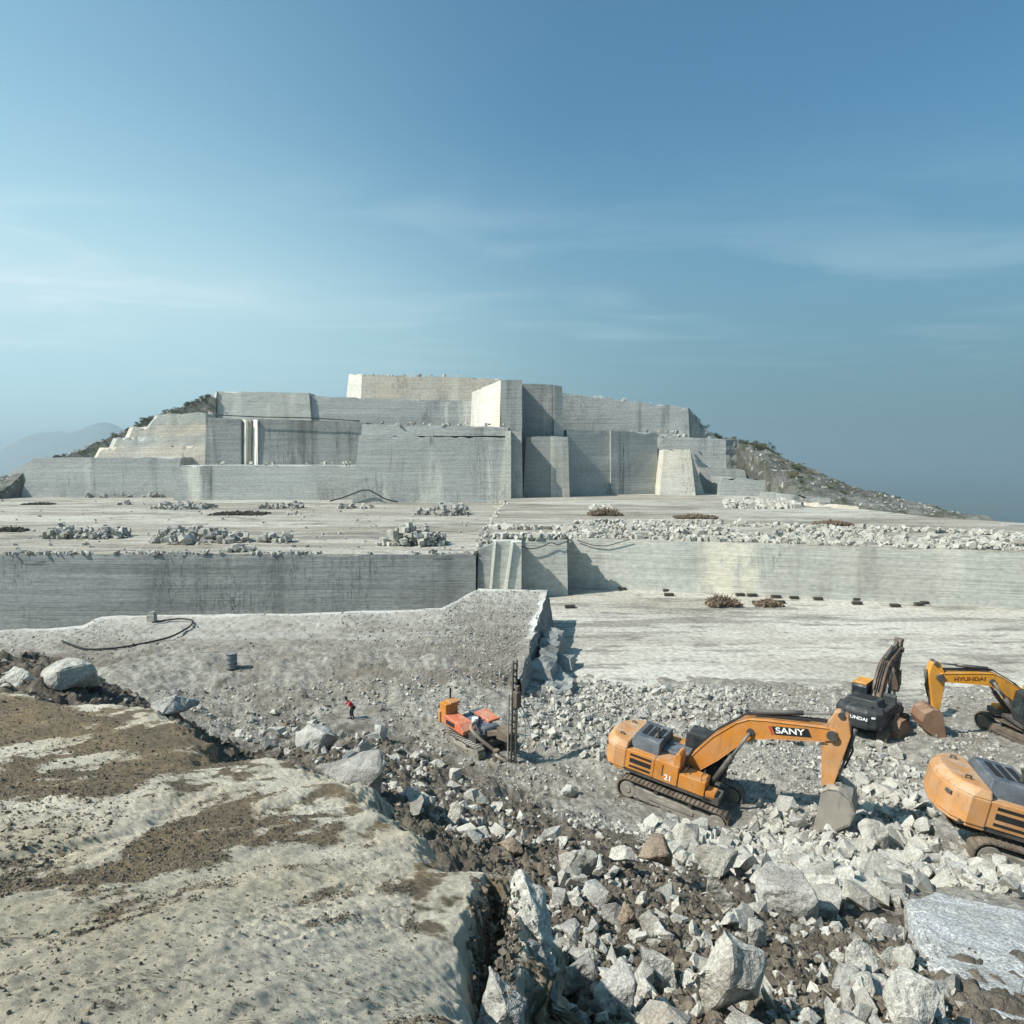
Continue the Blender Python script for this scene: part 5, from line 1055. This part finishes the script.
# ================================================================== AIR, SKY, SUN, CAMERA
m = MB(); m.box((0, 0, -40), (32000, 32000, 522)); hz_ = m.build('haze', None, None); hz_.data.materials.clear()
hm = bpy.data.materials.new('haze'); hm.use_nodes = True; nt = hm.node_tree; nt.nodes.remove(nt.nodes['Principled BSDF'])
pv_ = nt.nodes.new('ShaderNodeVolumePrincipled'); pv_.inputs['Color'].default_value = (.60, .72, .78, 1); pv_.inputs['Density'].default_value = .00027; pv_.inputs['Anisotropy'].default_value = .45
nt.links.new(pv_.outputs[0], nt.nodes['Material Output'].inputs['Volume']); hz_.data.materials.append(hm); hz_['kind'] = 'stuff'
SE, SA = R(46), R(-109)
w = bpy.data.worlds.new('World'); scene.world = w; w.use_nodes = True; n = w.node_tree.nodes; l = w.node_tree.links; bg = n['Background']
sk = n.new('ShaderNodeTexSky'); sk.sky_type = 'NISHITA'; sk.sun_disc = False; sk.sun_elevation = SE; sk.sun_rotation = SA; sk.dust_density = 1.6; sk.ozone_density = 2.0; sk.air_density = 1.1
tc = n.new('ShaderNodeTexCoord'); sep = n.new('ShaderNodeSeparateXYZ'); l.new(tc.outputs['Generated'], sep.inputs[0])
def wm(op, a, b=None, clamp=False):
    q = n.new('ShaderNodeMath'); q.operation = op; q.use_clamp = clamp
    for i, v_ in enumerate((a, b)):
        if v_ is None: continue
        if isinstance(v_, (int, float)): q.inputs[i].default_value = v_
        else: l.new(v_, q.inputs[i])
    return q.outputs[0]
def mr(v_, a, b, c=0., d=1.):
    q = n.new('ShaderNodeMapRange'); q.interpolation_type = 'SMOOTHSTEP'
    for i, k in zip((1, 2, 3, 4), (a, b, c, d)): q.inputs[i].default_value = k
    l.new(v_, q.inputs[0]); return q.outputs[0]
# wispy high cloud on a plane far overhead
zc = wm('MAXIMUM', sep.outputs[2], .03); cx = wm('DIVIDE', sep.outputs[0], zc); cy = wm('DIVIDE', sep.outputs[1], zc); cmb = n.new('ShaderNodeCombineXYZ'); l.new(cx, cmb.inputs[0]); l.new(cy, cmb.inputs[1])
def wn(scl, det, rot, off, dist=.6):
    mp = n.new('ShaderNodeMapping'); mp.inputs['Scale'].default_value = scl; mp.inputs['Rotation'].default_value = (0, 0, rot); mp.inputs['Location'].default_value = off; l.new(cmb.outputs[0], mp.inputs[0])
    q = n.new('ShaderNodeTexNoise'); q.inputs['Scale'].default_value = 1; q.inputs['Detail'].default_value = det; q.inputs['Roughness'].default_value = .55; q.inputs['Distortion'].default_value = dist; l.new(mp.outputs[0], q.inputs['Vector']); return q.outputs[0]
wisp = wm('MULTIPLY', mr(wn((.6, 1.1, 1), 6, .55, (1.3, 4.2, 0)), .44, .7), mr(wn((.35, .5, 1), 2, 0, (8.1, 2.2, 0), 0), .38, .58))
veil = mr(wn((.18, .3, 1), 4, .2, (3.1, 7.7, 0)), .4, .7)
leftw = mr(sep.outputs[0], .25, -.55)
low = mr(sep.outputs[2], .42, .2)
cl = wm('MULTIPLY', wm('ADD', wm('MULTIPLY', wisp, .75), wm('MULTIPLY', wm('ADD', wm('MULTIPLY', wm('MULTIPLY', veil, leftw), .55), wm('MULTIPLY', leftw, .3)), mr(sep.outputs[2], .45, .12))), wm('MULTIPLY', low, mr(leftw, 0, 1, .3, 1.)))
tint = n.new('ShaderNodeMix'); tint.data_type = 'RGBA'; tint.blend_type = 'MULTIPLY'; tint.inputs[0].default_value = 1; l.new(sk.outputs[0], tint.inputs[6]); tint.inputs[7].default_value = (.52, .97, 1.02, 1)
mx_ = n.new('ShaderNodeMix'); mx_.data_type = 'RGBA'; l.new(wm('MULTIPLY', wm('MULTIPLY', cl, mr(sep.outputs[2], .06, .2)), 1., True), mx_.inputs[0]); mx_.inputs[7].default_value = (5.4, 6.9, 7.4, 1)
hzc = n.new('ShaderNodeMix'); hzc.data_type = 'RGBA'; l.new(mr(sep.outputs[0], .45, -.6), hzc.inputs[0]); hzc.inputs[6].default_value = (1.35, 2.45, 3.05, 1); hzc.inputs[7].default_value = (4.1, 6.1, 6.7, 1)
hzm = n.new('ShaderNodeMix'); hzm.data_type = 'RGBA'; l.new(mr(sep.outputs[2], .46, .0, 0, .95), hzm.inputs[0]); l.new(tint.outputs[2], hzm.inputs[6]); l.new(hzc.outputs[2], hzm.inputs[7]); lhz = n.new('ShaderNodeMix'); lhz.data_type = 'RGBA'; l.new(wm('MULTIPLY', mr(sep.outputs[0], .1, -.6), mr(sep.outputs[2], .8, .1, 0, .55)), lhz.inputs[0]); l.new(hzm.outputs[2], lhz.inputs[6]); lhz.inputs[7].default_value = (4.2, 6.6, 7.3, 1); l.new(lhz.outputs[2], mx_.inputs[6])
l.new(mx_.outputs[2], bg.inputs[0]); bg.inputs[1].default_value = .097
sd = bpy.data.lights.new('sun', 'SUN'); sd.energy = 5.; sd.angle = R(.53); sd.color = (1., .95, .87); so = bpy.data.objects.new('sun', sd); link(so)
dv = Vector((math.sin(SA) * math.cos(SE), math.cos(SA) * math.cos(SE), math.sin(SE))); so.rotation_euler = dv.to_track_quat('Z', 'Y').to_euler(); so.location = dv * 80
cd = bpy.data.cameras.new('camera'); cd.sensor_width = 36; cd.lens = 36 * F / 1024; cd.clip_start = .05; cd.clip_end = 60000
co_ = bpy.data.objects.new('camera', cd); link(co_); co_.rotation_euler = (math.pi / 2 - TH, 0, 0); scene.camera = co_
scene.view_settings.view_transform = 'Standard'; scene.view_settings.look = 'None'; scene.view_settings.exposure = .42; scene.view_settings.gamma = 1
scene.cycles.use_denoising = True; scene.cycles.max_bounces = 6; scene.cycles.volume_bounces = 1; scene.cycles.diffuse_bounces = 3
